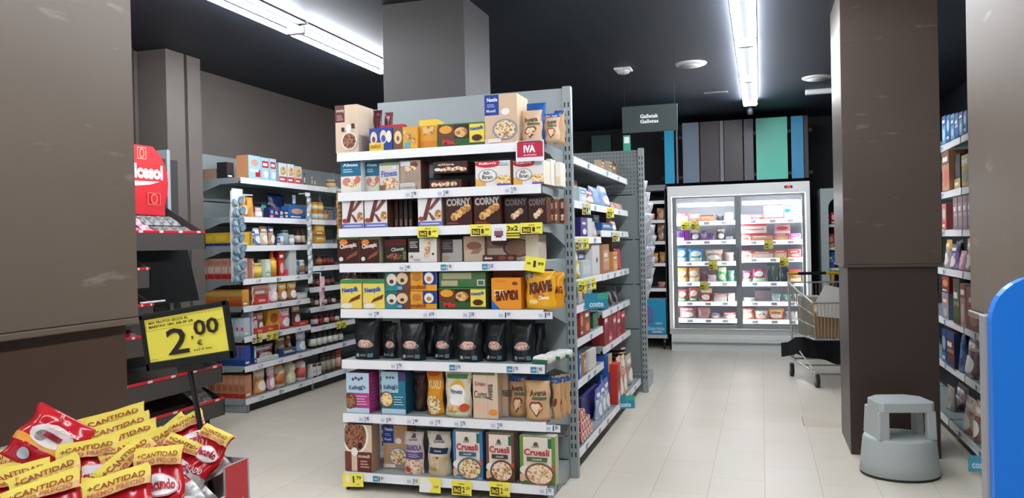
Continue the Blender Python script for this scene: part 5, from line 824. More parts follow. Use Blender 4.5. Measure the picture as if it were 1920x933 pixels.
for i, (px, py, kk) in enumerate(cc):
    p = P(px, py, x=-1.105); mb = MB(); mb.box(-.035, 0, -.075, .035, .0012, 0, YE if i % 2 else '#e8e6b8'); paint(mb, lambda u, v, o: (-.035+u*.07, -o, -.075+v*.075), promo('3x2', '1,50')); o = mb.build('promo_card', None, (-1.10, p.y, az[kk][0]-.01)); o.rotation_euler = (0, 0, PI/2-.75)
    tag(o, f"{'yellow' if i % 2 else 'pale yellow'} card sticking out, {['first','second','first','second','only','first','second','third'][i]} from the post, {NM.get(kk, NM.get(2)) if kk != '2' else 'second'} aisle shelf", 'card', 'cards sticking out of the aisle run')
for i, (px, py, z_) in enumerate([(1118, 556, .995), (1172, 760, .16)]):
    p = P(px, py, x=-1.0); mb = MB(); mb.box(-.075, 0, -.07, .075, .002, .03, '#2f8fae', bev=.001); paint(mb, lambda u, v, o: (-.075+.15*u, -o, -.07+.1*v), [T('coste', .2, .12, .8, .45, '#d8eef4', bold=.03), R(.55, .6, 1, 1, '#3fae8e')]); o = mb.build('shelf_flag', None, (-1.0, p.y, z_)); o.rotation_euler = (0, 0, .35); tag(o, ['teal flag with white word sticking out of the fifth shelf', 'teal flag with white word at the foot of the aisle run'][i], 'flag', 'teal flags')
# hanging bags behind the far rack
for i in range(10):
    z = 1.70-i*.10; o = pillow(.16, .2, .04, foil('#d8dade', '#a8acb4', 20), [R(.3, .2, .7, .5, '#b8bcc4')] if i > 2 else [E(.5, .4, .3, .2, '#e6d8d8')], 'lie', 130+i).build('hanging_packet'); o.rotation_euler = (.25, 0, PI/2-.5); o.location = (-1.06+.05*math.sin(i*.33), 7.30+.05*(i % 3)+.015*i, z); tag(o, f"silver white hanging packet, {ORD[i]} from the top of the far hanging cluster", 'packet', 'hanging packets behind the far rack')
mb = MB(); mb.box(-.02, -.004, -1.15, .02, .004, 0, '#cdd0d2', bev=.001); tag(mb.build('hanging_strip', None, (-1.10, 7.24, 1.86), PI/2), 'long white plastic strip carrying the far hanging packets', 'strip')

# ------------------------------------------------------------------ goods on the right aisle shelving (fronts face -x)
PX = RXL+.015
RI = [
 ('0', [(1766+i*8, 1773+i*8, 218-2*i, bx('#2c68a8' if i % 2 else '#58a0d0', '#1f4f90', '#b8d8ec', i, .1, '#2a5c98'), 'blue upright box', 'box') for i in range(6)]),
 ('1', [(1766, 1779, 281, bx('#c8906c', '#8a5a48', '#d86a50', 0, .1), 'peach and grey upright packet', 'box'), (1781, 1786, 280, bx('#a83a34', '#6a201c', '#d8b0a0', 1, .1), 'dark red slim box', 'box', .02), (1788, 1800, 290, bx('#2e2a26', '#c8a860', '#4a443c', 1, .1), 'black and gold box', 'box', .03), (1803, 1816, 290, bx('#c8a838', '#d8c878', '#8a8a80', 0, .1), 'yellow and grey packet', 'box')]),
 ('2', [(1766, 1774, 382, bx('#c86a68', '#e03a30', '#d8c8c0', 1, .1), 'pink and red carton', 'box'), (1776, 1782, 383, bx('#6a4a50', '#4a3038', '#a08088', 2, .1), 'plum slim carton', 'box', .03)] + [(1787+9*i, 1795+9*i, 369-2*i, bx('#a88a8c', '#8a6a70', '#c8b0b0', 3, .1), 'mauve upright packet', 'box') for i in range(4)]),
 ('3', [(1766, 1776, 449, po('#c8b8b0', '#a89098', '#d8b040', seed=101), 'cream and yellow bag', 'bag'), (1777, 1790, 458, po('#8a78a8', '#b8a0b8', '#4a3a68', seed=102), 'lilac snack bag', 'bag'), (1784, 1796, 445, po('#2a2440', '#3a3054', seed=103), 'dark violet bag at the back', 'bag', .1), (1791, 1803, 470, po('#c8a0a8', '#b08890', seed=104), 'dusty pink bag', 'bag', .01), (1804, 1820, 447, po('#b88050', '#a06838', '#d8a870', seed=105), 'orange brown bag', 'bag')]),
 ('4', [(1766, 1778, 548, bx('#8a98b0', '#d87a40', '#c8b8a8', 2, .1), 'orange and grey-blue box, lower', 'box'), (1766, 1779, 507, bx('#8a1f20', '#6a1416', '#e8903a', 1, .1), 'dark red box with flame, stacked', 'box', .0, .19), (1787, 1799, 520, bx('#4f5228', '#3a3c20', '#8a8a58', 3, .1), 'olive green tall box', 'box'), (1800, 1810, 532, bx('#a8887c', '#8a3a34', '#c8b0a0', 0, .1), 'beige and red carton', 'box'), (1812, 1836, 540, bx('#8a5048', '#a83034', '#b89080', 2, .1), 'red brown carton', 'box')]),
 ('5', [(1766, 1774, 618, bx('#1f4a88', '#3a80c0', '#a8b8d0', 1, .1), 'blue carton', 'box'), (1775, 1789, 622, bx('#6a3034', '#244a80', '#a88070', 3, .1, '#233c6c'), 'maroon and blue carton', 'box'), (1793, 1800, 622, po('#6a88b8', '#3a4c78', seed=108), 'blue film bag', 'bag'), (1801, 1820, 628, po('#8a7478', '#4a3a3c', '#b8a0a0', seed=109, d=.1), 'grey and brown snack bag', 'bag'), (1822, 1852, 632, PO(food('#b8743c', '#5a3018', '#d8a060', 40), d=.12, seed=110, name='snack_bag'), 'clear bag of brown pretzels', 'bag')]),
 ('6', [(1768, 1780, 724, po('#a8a49c', '#88847c', seed=111), 'pale grey bag in the gap', 'bag', .05), (1781, 1800, 722, po('#9a8a8c', '#7a6468', '#b8a8a8', seed=112, d=.1), 'mauve bag set back', 'bag', .12), (1797, 1814, 745, po('#a89c80', '#b03a34', '#c8bca8', seed=113, d=.09), 'beige and red snack bag', 'bag'), (1815, 1830, 752, po('#8a7060', '#a82c30', '#c8b0a0', seed=114, d=.09), 'brown and red snack bag', 'bag'), (1832, 1852, 770, po('#b8908c', '#a87860', '#d8b040', seed=115, d=.09), 'pink and yellow snack bag', 'bag')])]
rz_ = {str(i): (RZ2[i] if i < 4 else RZ[i], SHN[i] if i < 6 else 'bottom') for i in range(7)}
shelf_run('-x', lambda k: PX if k != '6' else 1.175, rz_, 'shelf of the right aisle shelving', RI, 'shelf, right shelving', bay=lambda k: (-99, 99, nxt(RZ2, RZ2[int(k)])-.026))
mb = MB(); mb.box(-.06, 0, -.09, .06, .002, .0, '#4fa4bc', bev=.001); paint(mb, lambda u, v, o: (-.06+.12*u, -o, -.09+.09*v), [T('coste', .15, .2, .85, .6, '#d8eef4', bold=.03)]); o = mb.build('shelf_flag', None, (1.14, 5.0, .115)); tag(o, 'pale teal flag at the foot of the right aisle shelving', 'flag')
# ------------------------------------------------------------------ glass door freezer
FX0, FX1, FY = -1.085, .552, 9.90
FZW = '#f7f7f4'
FR = empty('upright_freezer', ((FX0+FX1)/2, FY, 0)); tag(FR, 'white upright freezer with two lit glass doors below the coloured boards', 'freezer'); fc = (FX0+FX1)/2; fw = FX1-FX0
mb = MB(); t = .05
mb.box(-fw/2, 0, .27, -fw/2+t, .78, 1.87, FZW, bev=.004); mb.box(fw/2-t, 0, .27, fw/2, .78, 1.87, FZW, bev=.004)
mb.box(-fw/2+t, .74, .27, fw/2-t, .78, 1.87, '#cfd2d8'); mb.box(-fw/2, 0, 1.87, fw/2, .78, 2.0, FZW, bev=.006); mb.box(-fw/2, 0, .20, fw/2, .78, .27, '#d0d5d3', bev=.004); mb.box(-.02, .06, .27, .02, .74, 1.87, '#c8ccd0')
mb.build('cabinet', FR)
mb = MB(); mb.box(fw/2-.28, -.004, 1.925, fw/2-.19, .0, 1.955, '#2c2422', bev=.001); paint(mb, lambda u, v, o: (fw/2-.275+.08*u, -.004-o, 1.93+.02*v), [T('-22', .2, .1, .8, .9, M('#ff3a20', emit=2.5))]); mb.build('temperature_display', FR)
mb = MB(); mb.prism([(.0, .0), (-.004, .10), (-.012, .11), (-.012, .15), (.0, .20), (.6, .20), (.6, 0)], -fw/2+.02, fw/2-.02, '#dde2e0', axis='x'); mb.build('base_panel', FR)
mb = MB(); mb.box(-fw/2+.03, -.014, .085, fw/2-.03, -.010, .1, '#8d9593'); mb.build('bumper_strip', FR)
LED = M('#f4f6ff', emit=15.0); LEDS = M('#f4f6ff', emit=8.)
for (a, b, nm) in ((-1.005, -.262, 'left'), (-.252, .49, 'right')):
    a -= fc; b -= fc; mb = MB(); f = .035; y0, y1 = -.03, .0
    mb.box(a-.02, y0, .275, a+f-.005, y1, 1.865, '#8d9494', bev=.004); mb.box(b-f+.005, y0, .275, b, y1, 1.865, '#8d9494', bev=.004); mb.box(a+f-.006, y0, 1.845, b-f+.006, y1, 1.865, '#8d9494', bev=.002); mb.box(a+f-.006, y0, .275, b-f+.006, y1, .32, '#9aa19f', bev=.002)
    d = mb.build('door', FR)
    mb = MB(); mb.box(a+f-.005, -.016, .32, b-f+.005, -.010, 1.845, glass()); mb.build('glass_pane', d)
    mb = MB(); mb.box(b-f+.012 if nm == 'left' else a-.01, -.042, .8, (b-f+.012 if nm == 'left' else a-.01)+.012, -.029, 1.25, '#757c7c', bev=.003); mb.build('handle', d)
    mb = MB(); mb.box(a+f+.01, .02, 1.745, b-f-.01, .06, 1.79, LEDS, bev=.004); mb.build('top_lamp', FR)
    for x in (a+f-.022, b-f+.006):
        mb = MB(); mb.box(x, .012, .34, x+.012, .022, 1.82, LED); mb.build('side_lamp', FR)
fpy = FY+.09
FZ = {}
def frail(x0, x1, py, px, key):
    z = P(px, py, y=FY+.05).z; FZ[key] = z; mb = MB(); mb.box(x0-fc, .06, z-.02, x1-fc, .62, z, '#d9dce0', bev=.002); o = mb.build('freezer_shelf', FR); mb = MB(); mb.box(x0-fc, .045, z-.052, x1-fc, .058, z, M('#f6f6f8', rough=.3, emit=.45), bev=.003); mb.build('price_rail', o)  # price rail glow added, standing in for strong cabinet light on it
    price = [((x0+x1)/2-fc+q, s) for q, s in ((-.2, '3,49'), (.02, '2,99'), (.22, '4,15'))]
    for q, s in price:
        mb = MB(); paint(mb, lambda u, v, o_, q=q: (q+.07*(u-.5), .044-o_, z-.045+.035*v), [R(0, 0, 1, 1, '#e8e4f0'), T(s, .2, .2, .85, .8, '#8a86a8')]); mb.build('price_label', o)
LR, RR = [414, 450, 490, 528, 565, 597], [410, 450, 483, 528, 565, 599]
for i in range(6): frail(-1.0, -.29, LR[i], 1325, f'L{i}'); frail(-.235, .465, RR[i], 1445, f'R{i}')
fz = {k: (v, ('left door, ' if k[0] == 'L' else 'right door, ')+['top', 'second', 'third', 'fourth', 'fifth', 'bottom'][int(k[1])]) for k, v in FZ.items()}
PP = '#7a4a90'
FI = [
 ('L0', [(1268, 1290, 399, bx('#e8c0b8', '#d8606a', '#b8d0a8', 0, .1, name='frozen_box'), 'pink and green box', 'box'), (1293, 1311, 401, bx('#e8b8b0', '#c87068', '#f0e0e0', 1, .1, name='frozen_box'), 'rose carton', 'box'), (1314, 1339, 403, bx('#e0a878', '#d84a48', '#f0d060', 3, .1, name='frozen_box'), 'orange and yellow carton', 'box'), (1343, 1357, 402, po('#3a3c42', '#7a7a80', seed=201, name='frozen_bag'), 'dark grey bag', 'bag'), (1359, 1375, 398, bx('#d8dce4', '#e89ab0', '#c8e0e0', 0, .1, name='frozen_box'), 'white and pink carton', 'box')]),
 ('L1', [(1268, 1283, 433, bx('#6a3a88', '#d8c8d8', '#4a2468', 1, .1, name='frozen_box'), 'violet box with pale picture', 'box'), (1284, 1292, 432, CB('#7a2a8a', d=.1), 'narrow magenta carton', 'box'), (1294, 1313, 429, po('#7a5890', '#a890a8', '#d8c8d0', seed=203, name='frozen_bag'), 'lilac film bag', 'bag'), (1314, 1325, 432, po('#80508f', '#c8b0d0', seed=204, name='frozen_bag'), 'purple striped bag', 'bag'), (1326, 1341, 436, po('#886a90', '#5a3a68', seed=205, name='frozen_bag'), 'purple grey bag', 'bag'), (1343, 1360, 427, po('#6a5a58', '#4a3c40', '#8a7a70', seed=206, name='frozen_bag'), 'brown grey bag', 'bag', .05), (1361, 1375, 443, CB('#8a8a90', d=.1), 'low grey carton', 'box', .05)]),
 ('L2', [(1268, 1288, 465, po('#2f88b8', '#1c6a9c', '#b8dcc8', seed=207, d=.1, name='frozen_bag', k=1), 'blue bag with mint label', 'bag'), (1290, 1319, 466, po('#3a98c4', '#2078a8', '#d8e8d0', seed=208, d=.1, name='frozen_bag', k=1), 'larger blue bag', 'bag'), (1321, 1355, 468, po('#b08a70', '#8ab09a', '#d8b0a8', seed=209, d=.1, name='frozen_bag'), 'beige and green wide bag', 'bag'), (1359, 1376, 473, po('#b8a8a0', '#c88a80', seed=210, name='frozen_bag'), 'pale pink bag', 'bag')]),
 ('L3', [(1269, 1289, 502, po('#e0a04c', '#d89038', '#f0e0a0', seed=211, d=.1, name='frozen_bag', k=1), 'amber bag', 'bag'), (1291, 1311, 502, po('#d8923c', '#c87c28', '#f0e0d0', seed=212, d=.1, name='frozen_bag', k=1), 'amber orange bag', 'bag'), (1315, 1330, 509, po('#8a6a74', '#6a5058', seed=213, name='frozen_bag'), 'mauve bag', 'bag', .03), (1324, 1344, 515, po('#d8b0b0', '#e8d8d8', seed=214, name='frozen_bag'), 'pink white bag', 'bag'), (1346, 1362, 501, po('#6fc46a', '#3f9a48', '#c8e0a8', seed=215, name='frozen_bag'), 'bright green bag', 'bag'), (1364, 1377, 507, po('#5a8a78', '#7a9a90', seed=216, name='frozen_bag'), 'dull green bag', 'bag')]),
 ('L4', [(1270, 1289, 543, po('#c86058', '#a84a44', '#3a8a58', seed=217, d=.1, name='frozen_bag', k=1), 'red bag with green badge, left', 'bag'), (1291, 1310, 540, po('#c05a50', '#a84a44', '#3a8a58', seed=218, d=.1, name='frozen_bag', k=1), 'red bag with green badge, right', 'bag'), (1312, 1335, 541, po('#b04a3c', '#d8a090', '#e8c8b8', seed=219, d=.1, name='frozen_bag'), 'rust red bag', 'bag'), (1339, 1363, 551, bx('#e8ddd0', '#d88a90', '#f0ecdf', 0, .1, name='frozen_box'), 'cream carton with pink dot', 'box'), (1365, 1378, 550, bx('#e8dcd4', '#d87a88', '#f0ecdf', 0, .1, name='frozen_box'), 'cream carton at the frame', 'box')]),
 ('L5', [(1273, 1306, 576, po('#b88488', '#c89898', '#b05058', seed=220, d=.12, name='frozen_bag'), 'large dusty pink bag', 'bag'), (1308, 1332, 577, po('#c08c8c', '#b07878', seed=221, d=.12, name='frozen_bag'), 'leaning pink bag', 'bag'), (1333, 1350, 586, po('#d88a68', '#c8706a', '#3a58b8', seed=222, name='frozen_bag'), 'salmon bag with blue foot', 'bag'), (1356, 1380, 586, po('#e8a070', '#e0e0f0', '#d84058', seed=223, name='frozen_bag'), 'orange white bag', 'bag')]),
 ('R0', [(1389, 1408, 402, bx('#e8d8dc', '#d88a98', '#f4eef0', 0, .1, name='frozen_box'), 'low white pink carton', 'box'), (1409, 1432, 402, bx('#d8a8a8', '#c8404c', '#f0e8e8', 1, .1, name='frozen_box'), 'low carton with red logo', 'box'), (1432, 1469, 385, bx('#e8d0da', '#c8907c', '#f0e0e8', 3, .12, name='frozen_box'), 'large pale pink carton', 'box'), (1470, 1503, 382, CB('#e8e4f2', [R(0, .8, 1, 1, '#6a78b8'), E(.2, .55, .18, .14, '#3aa0c8'), R(.5, .3, .9, .4, '#e8e0a0')], d=.12, name='ice_cream_box'), 'white carton with blue top and globe', 'box')]),
 ('R1', [(1389, 1408, 436, bx('#eaded8', '#c86058', '#b86a60', 0, .1, name='frozen_box'), 'white carton with red band, lower', 'box'), (1409, 1450, 438, bx('#c89078', '#d04048', '#e8c0b0', 3, .1, name='frozen_box'), 'brown and red pizza carton, lower', 'box'), (1389, 1438, 420, bx('#e8cfc8', '#d84a54', '#b87a68', 3, .1, name='frozen_box'), 'pale carton with red strip, upper', 'box', .0, .075), (1453, 1478, 434, bx('#e0a088', '#d84a50', '#f0c880', 0, .1, name='frozen_box'), 'salmon carton with red top', 'box'), (1479, 1502, 434, bx('#e890c0', '#c850a0', '#f4d0c0', 2, .1, name='frozen_box'), 'magenta and white carton', 'box'), (1452, 1482, 421, bx('#d898a0', '#e8d0d8', '#c84858', 1, .1, name='frozen_box'), 'rose white carton stacked higher', 'box', .02, .075)]),
 ('R2', [(1389, 1410, 470, bx('#ece0d8', '#d8404c', '#b88a78', 0, .1, name='frozen_box'), 'white and red pizza carton', 'box'), (1411, 1450, 471, bx('#e8c8b0', '#d8484c', '#f0dcd0', 0, .1, name='frozen_box'), 'cream carton with red corner', 'box'), (1452, 1475, 468, bx('#e0b890', '#d84a4c', '#f0d8c0', 0, .1, name='frozen_box'), 'tan and red carton', 'box'), (1477, 1502, 467, bx('#d87868', '#c8303c', '#e8c0b0', 2, .1, name='frozen_box'), 'coral red carton', 'box')]),
 ('R3', [(1392, 1409, 508, po('#b84060', '#a83054', '#b8d8b0', seed=230, name='frozen_bag', k=1), 'crimson bag with green window', 'bag'), (1411, 1436, 504, po('#b84060', '#a02c50', '#b8d8b0', seed=231, name='frozen_bag', k=1), 'wider crimson bag with green window', 'bag'), (1439, 1462, 494, po('#4a5c58', '#3a4a48', seed=232, d=.1, name='frozen_bag'), 'dark green bag', 'bag', .03), (1464, 1480, 500, po('#3a3c50', '#5a6068', seed=233, name='frozen_bag'), 'dark slate bag', 'bag', .03), (1481, 1502, 505, bx('#c8504a', '#d8b070', '#8aa878', 1, .1, name='frozen_box'), 'red and yellow carton', 'box')]),
 ('R4', [(1395, 1420, 558, po('#c8ccc4', '#a8b8a8', seed=234, name='frozen_bag'), 'pale crumpled bag', 'bag'), (1412, 1446, 541, CB('#8a7a82', [R(0, .85, 1, 1, '#4a4450')], d=.12, name='frozen_box'), 'grey mauve carton set back', 'box', .06), (1448, 1464, 551, po('#c8d0d4', '#98a8b0', seed=235, name='frozen_bag'), 'silver film bag', 'bag'), (1466, 1484, 552, po('#7aa090', '#b8c8c0', seed=236, name='frozen_bag'), 'mint film bag', 'bag'), (1485, 1502, 551, po('#8a9a94', '#c8b8b8', seed=237, name='frozen_bag'), 'grey green bag', 'bag')]),
 ('R5', [(1390, 1415, 579, po('#e89058', '#f0d8d0', '#c84a50', seed=238, d=.1, name='frozen_bag'), 'orange and white bag', 'bag'), (1416, 1440, 583, po('#e8b090', '#e0704a', '#e8e0e0', seed=239, d=.1, name='frozen_bag'), 'peach leaning bag', 'bag'), (1441, 1471, 579, po('#e07838', '#c85a30', '#e8a040', seed=240, d=.12, name='frozen_bag'), 'bright orange bag', 'bag'), (1474, 1496, 584, po('#d8c8c8', '#b8a8a8', seed=241, name='frozen_bag'), 'white grey bag', 'bag')]),
]
shelf_run('-y', lambda k: fpy-.02, fz, 'shelf of the freezer', FI, 'freezer shelf')
for i, (px, py, z_) in enumerate([(1285, 424, 'L0'), (1303, 424, 'L0'), (1337, 501, 'L2'), (1320, 537, 'L3'), (1441, 460, 'R1'), (1470, 490, 'R2')]):
    p = P(px, py, y=FY+.035); mb = MB(); mb.box(-.05, 0, -.1, .05, .001, 0, YE); paint(mb, lambda u, v, o: (-.05+.1*u, -o, -.1+.1*v), promo('3x2', '2,49')); tag(mb.build('promo_card', None, (p.x, FY+.034, FZ[z_]-.0)), ['pale yellow card leftmost under the top freezer shelf', 'yellow card second under the top left freezer shelf', 'yellow card under the third shelf of the left freezer door', 'yellow card under the fourth shelf of the left freezer door', 'yellow card under the second shelf of the right freezer door', 'yellow card under the third shelf of the right freezer door'][i], 'card', 'yellow cards inside the freezer')

# bakery shelf left of the freezer
BK = empty('bakery_rack', (-1.45, 9.95, 0)); tag(BK, 'narrow bread rack with white shelf lips left of the freezer', 'shelving')
mb = MB(); mb.box(-.4, .38, .15, .335, .4, 2.03, BLACKW); mb.box(-.4, .0, 1.96, .335, .4, 2.03, '#8a8f90'); mb.box(.325, .0, .15, .335, .4, 1.98, '#3a3c3e'); mb.build('frame', BK)
bz = {}
for i, (py, px) in enumerate(((376, 1230), (412, 1230), (452, 1230), (493, 1232), (540, 1233))):
    z = P(px, py, y=9.95).z; bz[str(i)] = (z, SHN[i]); shelf_obj(BK, .72, .38, z, -.035, 0, lip=.04, br=(False, False))
mb = MB(); mb.box(-.4, 0, .14, .335, .4, .19, '#d6d8d6', bev=.004); mb.build('base_tray', BK)
for x in (-.36, .29):
    for y in (.05, .35): mb = MB(); mb.tube([(x-.01, y, .045), (x+.01, y, .045)], .045, '#2c2c2e', n=14); mb.box(x-.012, y-.012, .06, x+.012, y+.012, .14, '#5a5c5e'); mb.build('caster', BK)
BI = [('1', [(1217, 1228, 401, po('#b8683c', '#d8a070', seed=250, name='bread_bag'), 'brown bread bag', 'bag'), (1231, 1248, 390, po('#c8906c', '#e0c0b0', seed=251, d=.1, name='bread_bag'), 'large bread bag', 'bag')]), ('2', [(1219, 1228, 421, po('#a87868', '#d8b8b0', seed=252, name='bread_bag'), 'rose brown bread bag', 'bag'), (1232, 1247, 420, po('#9a6a4c', '#d8c0b8', seed=253, name='bread_bag'), 'upright brown bread bag', 'bag')]), ('3', [(1222, 1234, 474, po('#c88a50', '#e0b890', seed=254, name='bread_bag'), 'golden bread bag', 'bag'), (1236, 1250, 472, po('#c08850', '#d8a870', seed=255, name='bread_bag'), 'golden brown bread bag', 'bag')]), ('4', [(1233, 1250, 528, po('#a86a60', '#c89088', seed=256, name='bread_bag'), 'low red brown packet', 'bag')])]
shelf_run('-y', lambda k: 9.975, bz, 'shelf of the bread rack', BI, 'bread rack shelf')
mb = MB(); mb.box(-.17, 0, 0, .17, .30, .435, '#2a9cc8', bev=.004, mats={'+z': '#d8dcdc'})
def ringpts(cx, cy, r, a0, a1, w_, n=10):
    o = [(cx+r*math.cos(a0+(a1-a0)*i/n), cy+r*.8*math.sin(a0+(a1-a0)*i/n)) for i in range(n+1)]; q = [(cx+(r-w_)*math.cos(a0+(a1-a0)*i/n), cy+(r-w_)*.8*math.sin(a0+(a1-a0)*i/n)) for i in range(n, -1, -1)]; return o+q
MG = M('#b03a8c')
paint(mb, lambda u, v, o: (-.17+.34*u, -o, .435*v), [G(ringpts(.3, .62, .22, 0, PI, .045), MG), R(.08, .36, .125, .63, MG), R(.475, .36, .52, .63, MG), R(.08, .33, .52, .38, MG), R(.2, .45, .24, .72, MG), R(.34, .45, .38, .72, MG), R(.26, .18, .34, .34, MG), T('udaol', .62, .28, .86, .36, '#cfeaf4'), T('Gozatu helados', .34, .12, .94, .22, '#cfeaf4'), R(.5, .05, .86, .09, '#cfeaf4')], asp=1.28)
tag(mb.build('poster_box', None, (-1.302, 9.93, .192)), 'cyan box with magenta ice lolly outline below the bread rack', 'box')

# second chiller, half hidden by the right column
C2 = empty('chiller_cabinet', (1.15, 10.0, 0)); tag(C2, 'grey chiller with rounded opening half hidden behind the right column', 'fridge')
mb = MB(); w2 = .48
out_ = [(-w2, .0), (w2, .0), (w2, 1.91), (-w2, 1.91)]
prof = [(-w2+.085, .3), (-w2+.085, 1.68)]+[(-w2+.085+.11*(1-math.cos(a*PI/16)), 1.68+.12*math.sin(a*PI/16)) for a in range(1, 9)]+[(w2-.085-.11*(1-math.cos(a*PI/16)), 1.68+.12*math.sin(a*PI/16)) for a in range(8, 0, -1)]+[(w2-.085, 1.68), (w2-.085, .3)]
for q in range(len(prof)-1):
    (a, b), (c, d) = prof[q], prof[q+1]
fr = [(-w2, .0), (-w2, 1.91), (w2, 1.91), (w2, .0), (w2-.085, .0)]+prof[::-1]+[(-w2+.085, .0)]
mb.prism(fr, 0, .06, '#a3acaa', axis='y'); mb.box(-w2+.085, .005, 0, w2-.085, .055, .3, '#8f9896'); mb.box(-w2, .06, 0, -w2+.03, .6, 1.91, '#98a19f'); mb.box(w2-.03, .06, 0, w2, .6, 1.91, '#98a19f'); mb.box(-w2+.03, .58, 0, w2-.03, .6, 1.91, '#2a2c30'); mb.box(-w2+.03, .06, 1.85, w2-.03, .58, 1.91, '#98a19f'); mb.build('cabinet', C2)
cz = {}
for i, z in enumerate((1.49, 1.22, .98, .72, .4)):
    mb = MB(); mb.box(-w2+.03, .07, z-.02, w2-.03, .56, z, '#c4cac8'); mb.box(-w2+.03, .06, z-.03, w2-.03, .07, z, '#d8dcda'); mb.build('chiller_shelf', C2); cz[str(i)] = (z, SHN[i])
C2I = [('0', [(1549, 1556, 400, bx('#b82c34', '#d84a50', '#e8c0c0', i, .1, name='chilled_box'), 'red carton', 'box') if i == 0 else (1558, 1566, 398, bx('#c83038', '#a82028', '#e8c0c0', i, .1, name='chilled_box'), 'bright red carton', 'box') for i in range(2)]),
       ('1', [(1549, 1564, 439, bx('#c03a40', '#c8a070', '#d8b890', 1, .1, name='chilled_box'), 'red and tan carton', 'box')]), ('2', [(1550, 1565, 473, bx('#2a6ab0', '#1f5494', '#8ab0d0', 3, .1, name='chilled_box'), 'blue carton', 'box')]), ('3', [(1550, 1565, 505, bx('#c89030', '#8a4a38', '#e0c080', 1, .1, name='chilled_box'), 'yellow and brown carton', 'box')])]
shelf_run('-y', lambda k: 10.09, cz, 'shelf of the chiller', C2I, 'chiller shelf')

# ------------------------------------------------------------------ shopping trolley (rear with handle away from the viewer, nose towards)
CH = M('#cfd2ce', rough=.3, metal=.55)
TR = empty('shopping_trolley', (.50, 8.28, 0), math.radians(8)); tag(TR, 'wire shopping trolley with yellow and black handle beside the right column', 'trolley')
def wire(mb, pts, r=.0035, n=6): mb.tube(pts, r, CH, n=n)
zb, zr, zn = .42, .93, .77   # basket floor, rim at handle, rim at nose
RW_, NW = .25, .19; LY = -.80
def side(s, t):  # t 0 rear ..1 nose, returns x at rim
    return s*(RW_+(NW-RW_)*t)
mb = MB()
for s in (-1, 1):
    wire(mb, [(s*RW_, .03, zr+.06), (s*RW_, 0, zr-.02), (side(s, .45), LY*.45, zr-.09), (side(s, 1), LY, zn)], .008, 8)
    wire(mb, [(s*(RW_-.03), 0, zb), (s*(NW-.03), LY+.06, zb+.02)], .006)
    for i in range(15):
        t_ = i/14; zt_ = zr-.02-(.07*t_/.45 if t_ < .45 else .07+(zr-.09-zn)*(t_-.45)/.55); wire(mb, [(side(s, t_), LY*t_, zt_), (side(s, t_)-s*.03, (LY+.06)*t_, zb+.02*t_)], .0028, 5)
    for f in (.33, .66): wire(mb, [(s*(RW_-.03*f), 0, zr-.02-(zr-.02-zb)*f), (s*(NW-.03*f), LY+.06*f, zn-(zn-zb-.02)*f)], .003, 5)
wire(mb, [(-NW, LY, zn), (NW, LY, zn)], .008, 8); wire(mb, [(-RW_, 0, zr-.02), (RW_, 0, zr-.02)], .007, 8); wire(mb, [(-NW+.03, LY+.06, zb+.02), (NW-.03, LY+.06, zb+.02)], .006)
for i in range(13):
    u = i/12; wire(mb, [(-NW+2*NW*u, LY, zn), ((-NW+2*NW*u)*.86, LY+.06, zb+.02)], .0028, 5)
for i in range(17):
    u = i/16; wire(mb, [(-RW_+2*RW_*u, 0, zr-.02), ((-RW_+2*RW_*u)*.88, 0, zb)], .0028, 5)
for i in range(11):
    u = i/10; wire(mb, [((-RW_+2*RW_*u)*.88, 0, zb), ((-NW+2*NW*u)*.86, LY+.06, zb+.02)], .0028, 5)
for i in range(9):
    u = i/8; wire(mb, [((-RW_+2*RW_*u)*.88, LY*u*.0-.09*i, zb), (RW_*.0, 0, zb)] if False else [(-RW_*.88+.03*u, (LY+.06)*u, zb+.02*u), (RW_*.88-.03*u, (LY+.06)*u, zb+.02*u)], .0025, 5)
mb.build('basket', TR)
mb = MB()
for s in (-1, 1):
    wire(mb, [(s*RW_, .03, zr+.06), (s*RW_*.98, .03, .6), (s*RW_*.92, .0, .38), (s*RW_*.96, .0, .17)], .011, 8); wire(mb, [(s*RW_*.92, .0, .38), (s*.20, -.10, .26), (s*RW_*.96, .0, .17)], .008, 8)
    wire(mb, [(s*RW_*.96, .0, .17), (s*.13, -.62, .12)], .011, 8); wire(mb, [(s*.21, -.05, .3), (s*.15, -.56, .15)], .007, 6)
wire(mb, [(-RW_*.96, 0, .17), (RW_*.96, 0, .17)], .010, 8); wire(mb, [(-.13, -.62, .12), (.13, -.62, .12)], .010, 8); wire(mb, [(-.2, -.3, .15), (.2, -.3, .15)], .008)
mb.build('chassis', TR)
mb = MB()
for s, a, b, c in ((0, -.26, -.16, '#e8c21c'), (0, -.16, .10, '#1c1f1d'), (0, .10, .26, '#e8c21c')): mb.tube([(a, .035, zr+.065), (b, .035, zr+.065)], .015, M(c, rough=.35), n=10)
mb.build('handle', TR)
for s in (-1, 1):
    for y, x in ((0.0, s*.24), (-.62, s*.13)):
        mb = MB(); mb.tube([(x-.015, y, .063), (x+.015, y, .063)], .063, M('#3c3e3c', rough=.5), n=20); mb.tube([(x-.017, y, .063), (x+.017, y, .063)], .035, '#8a8c88', n=14); w_ = mb.build('wheel', TR)
        mb = MB(); mb.box(x-.022, y-.018, .05, x-.018, y+.018, .13, CH); mb.box(x+.017, y-.018, .05, x+.022, y+.018, .13, CH); mb.box(x-.022, y-.018, .115, x+.022, y+.018, .135, CH); mb.build('fork', w_)
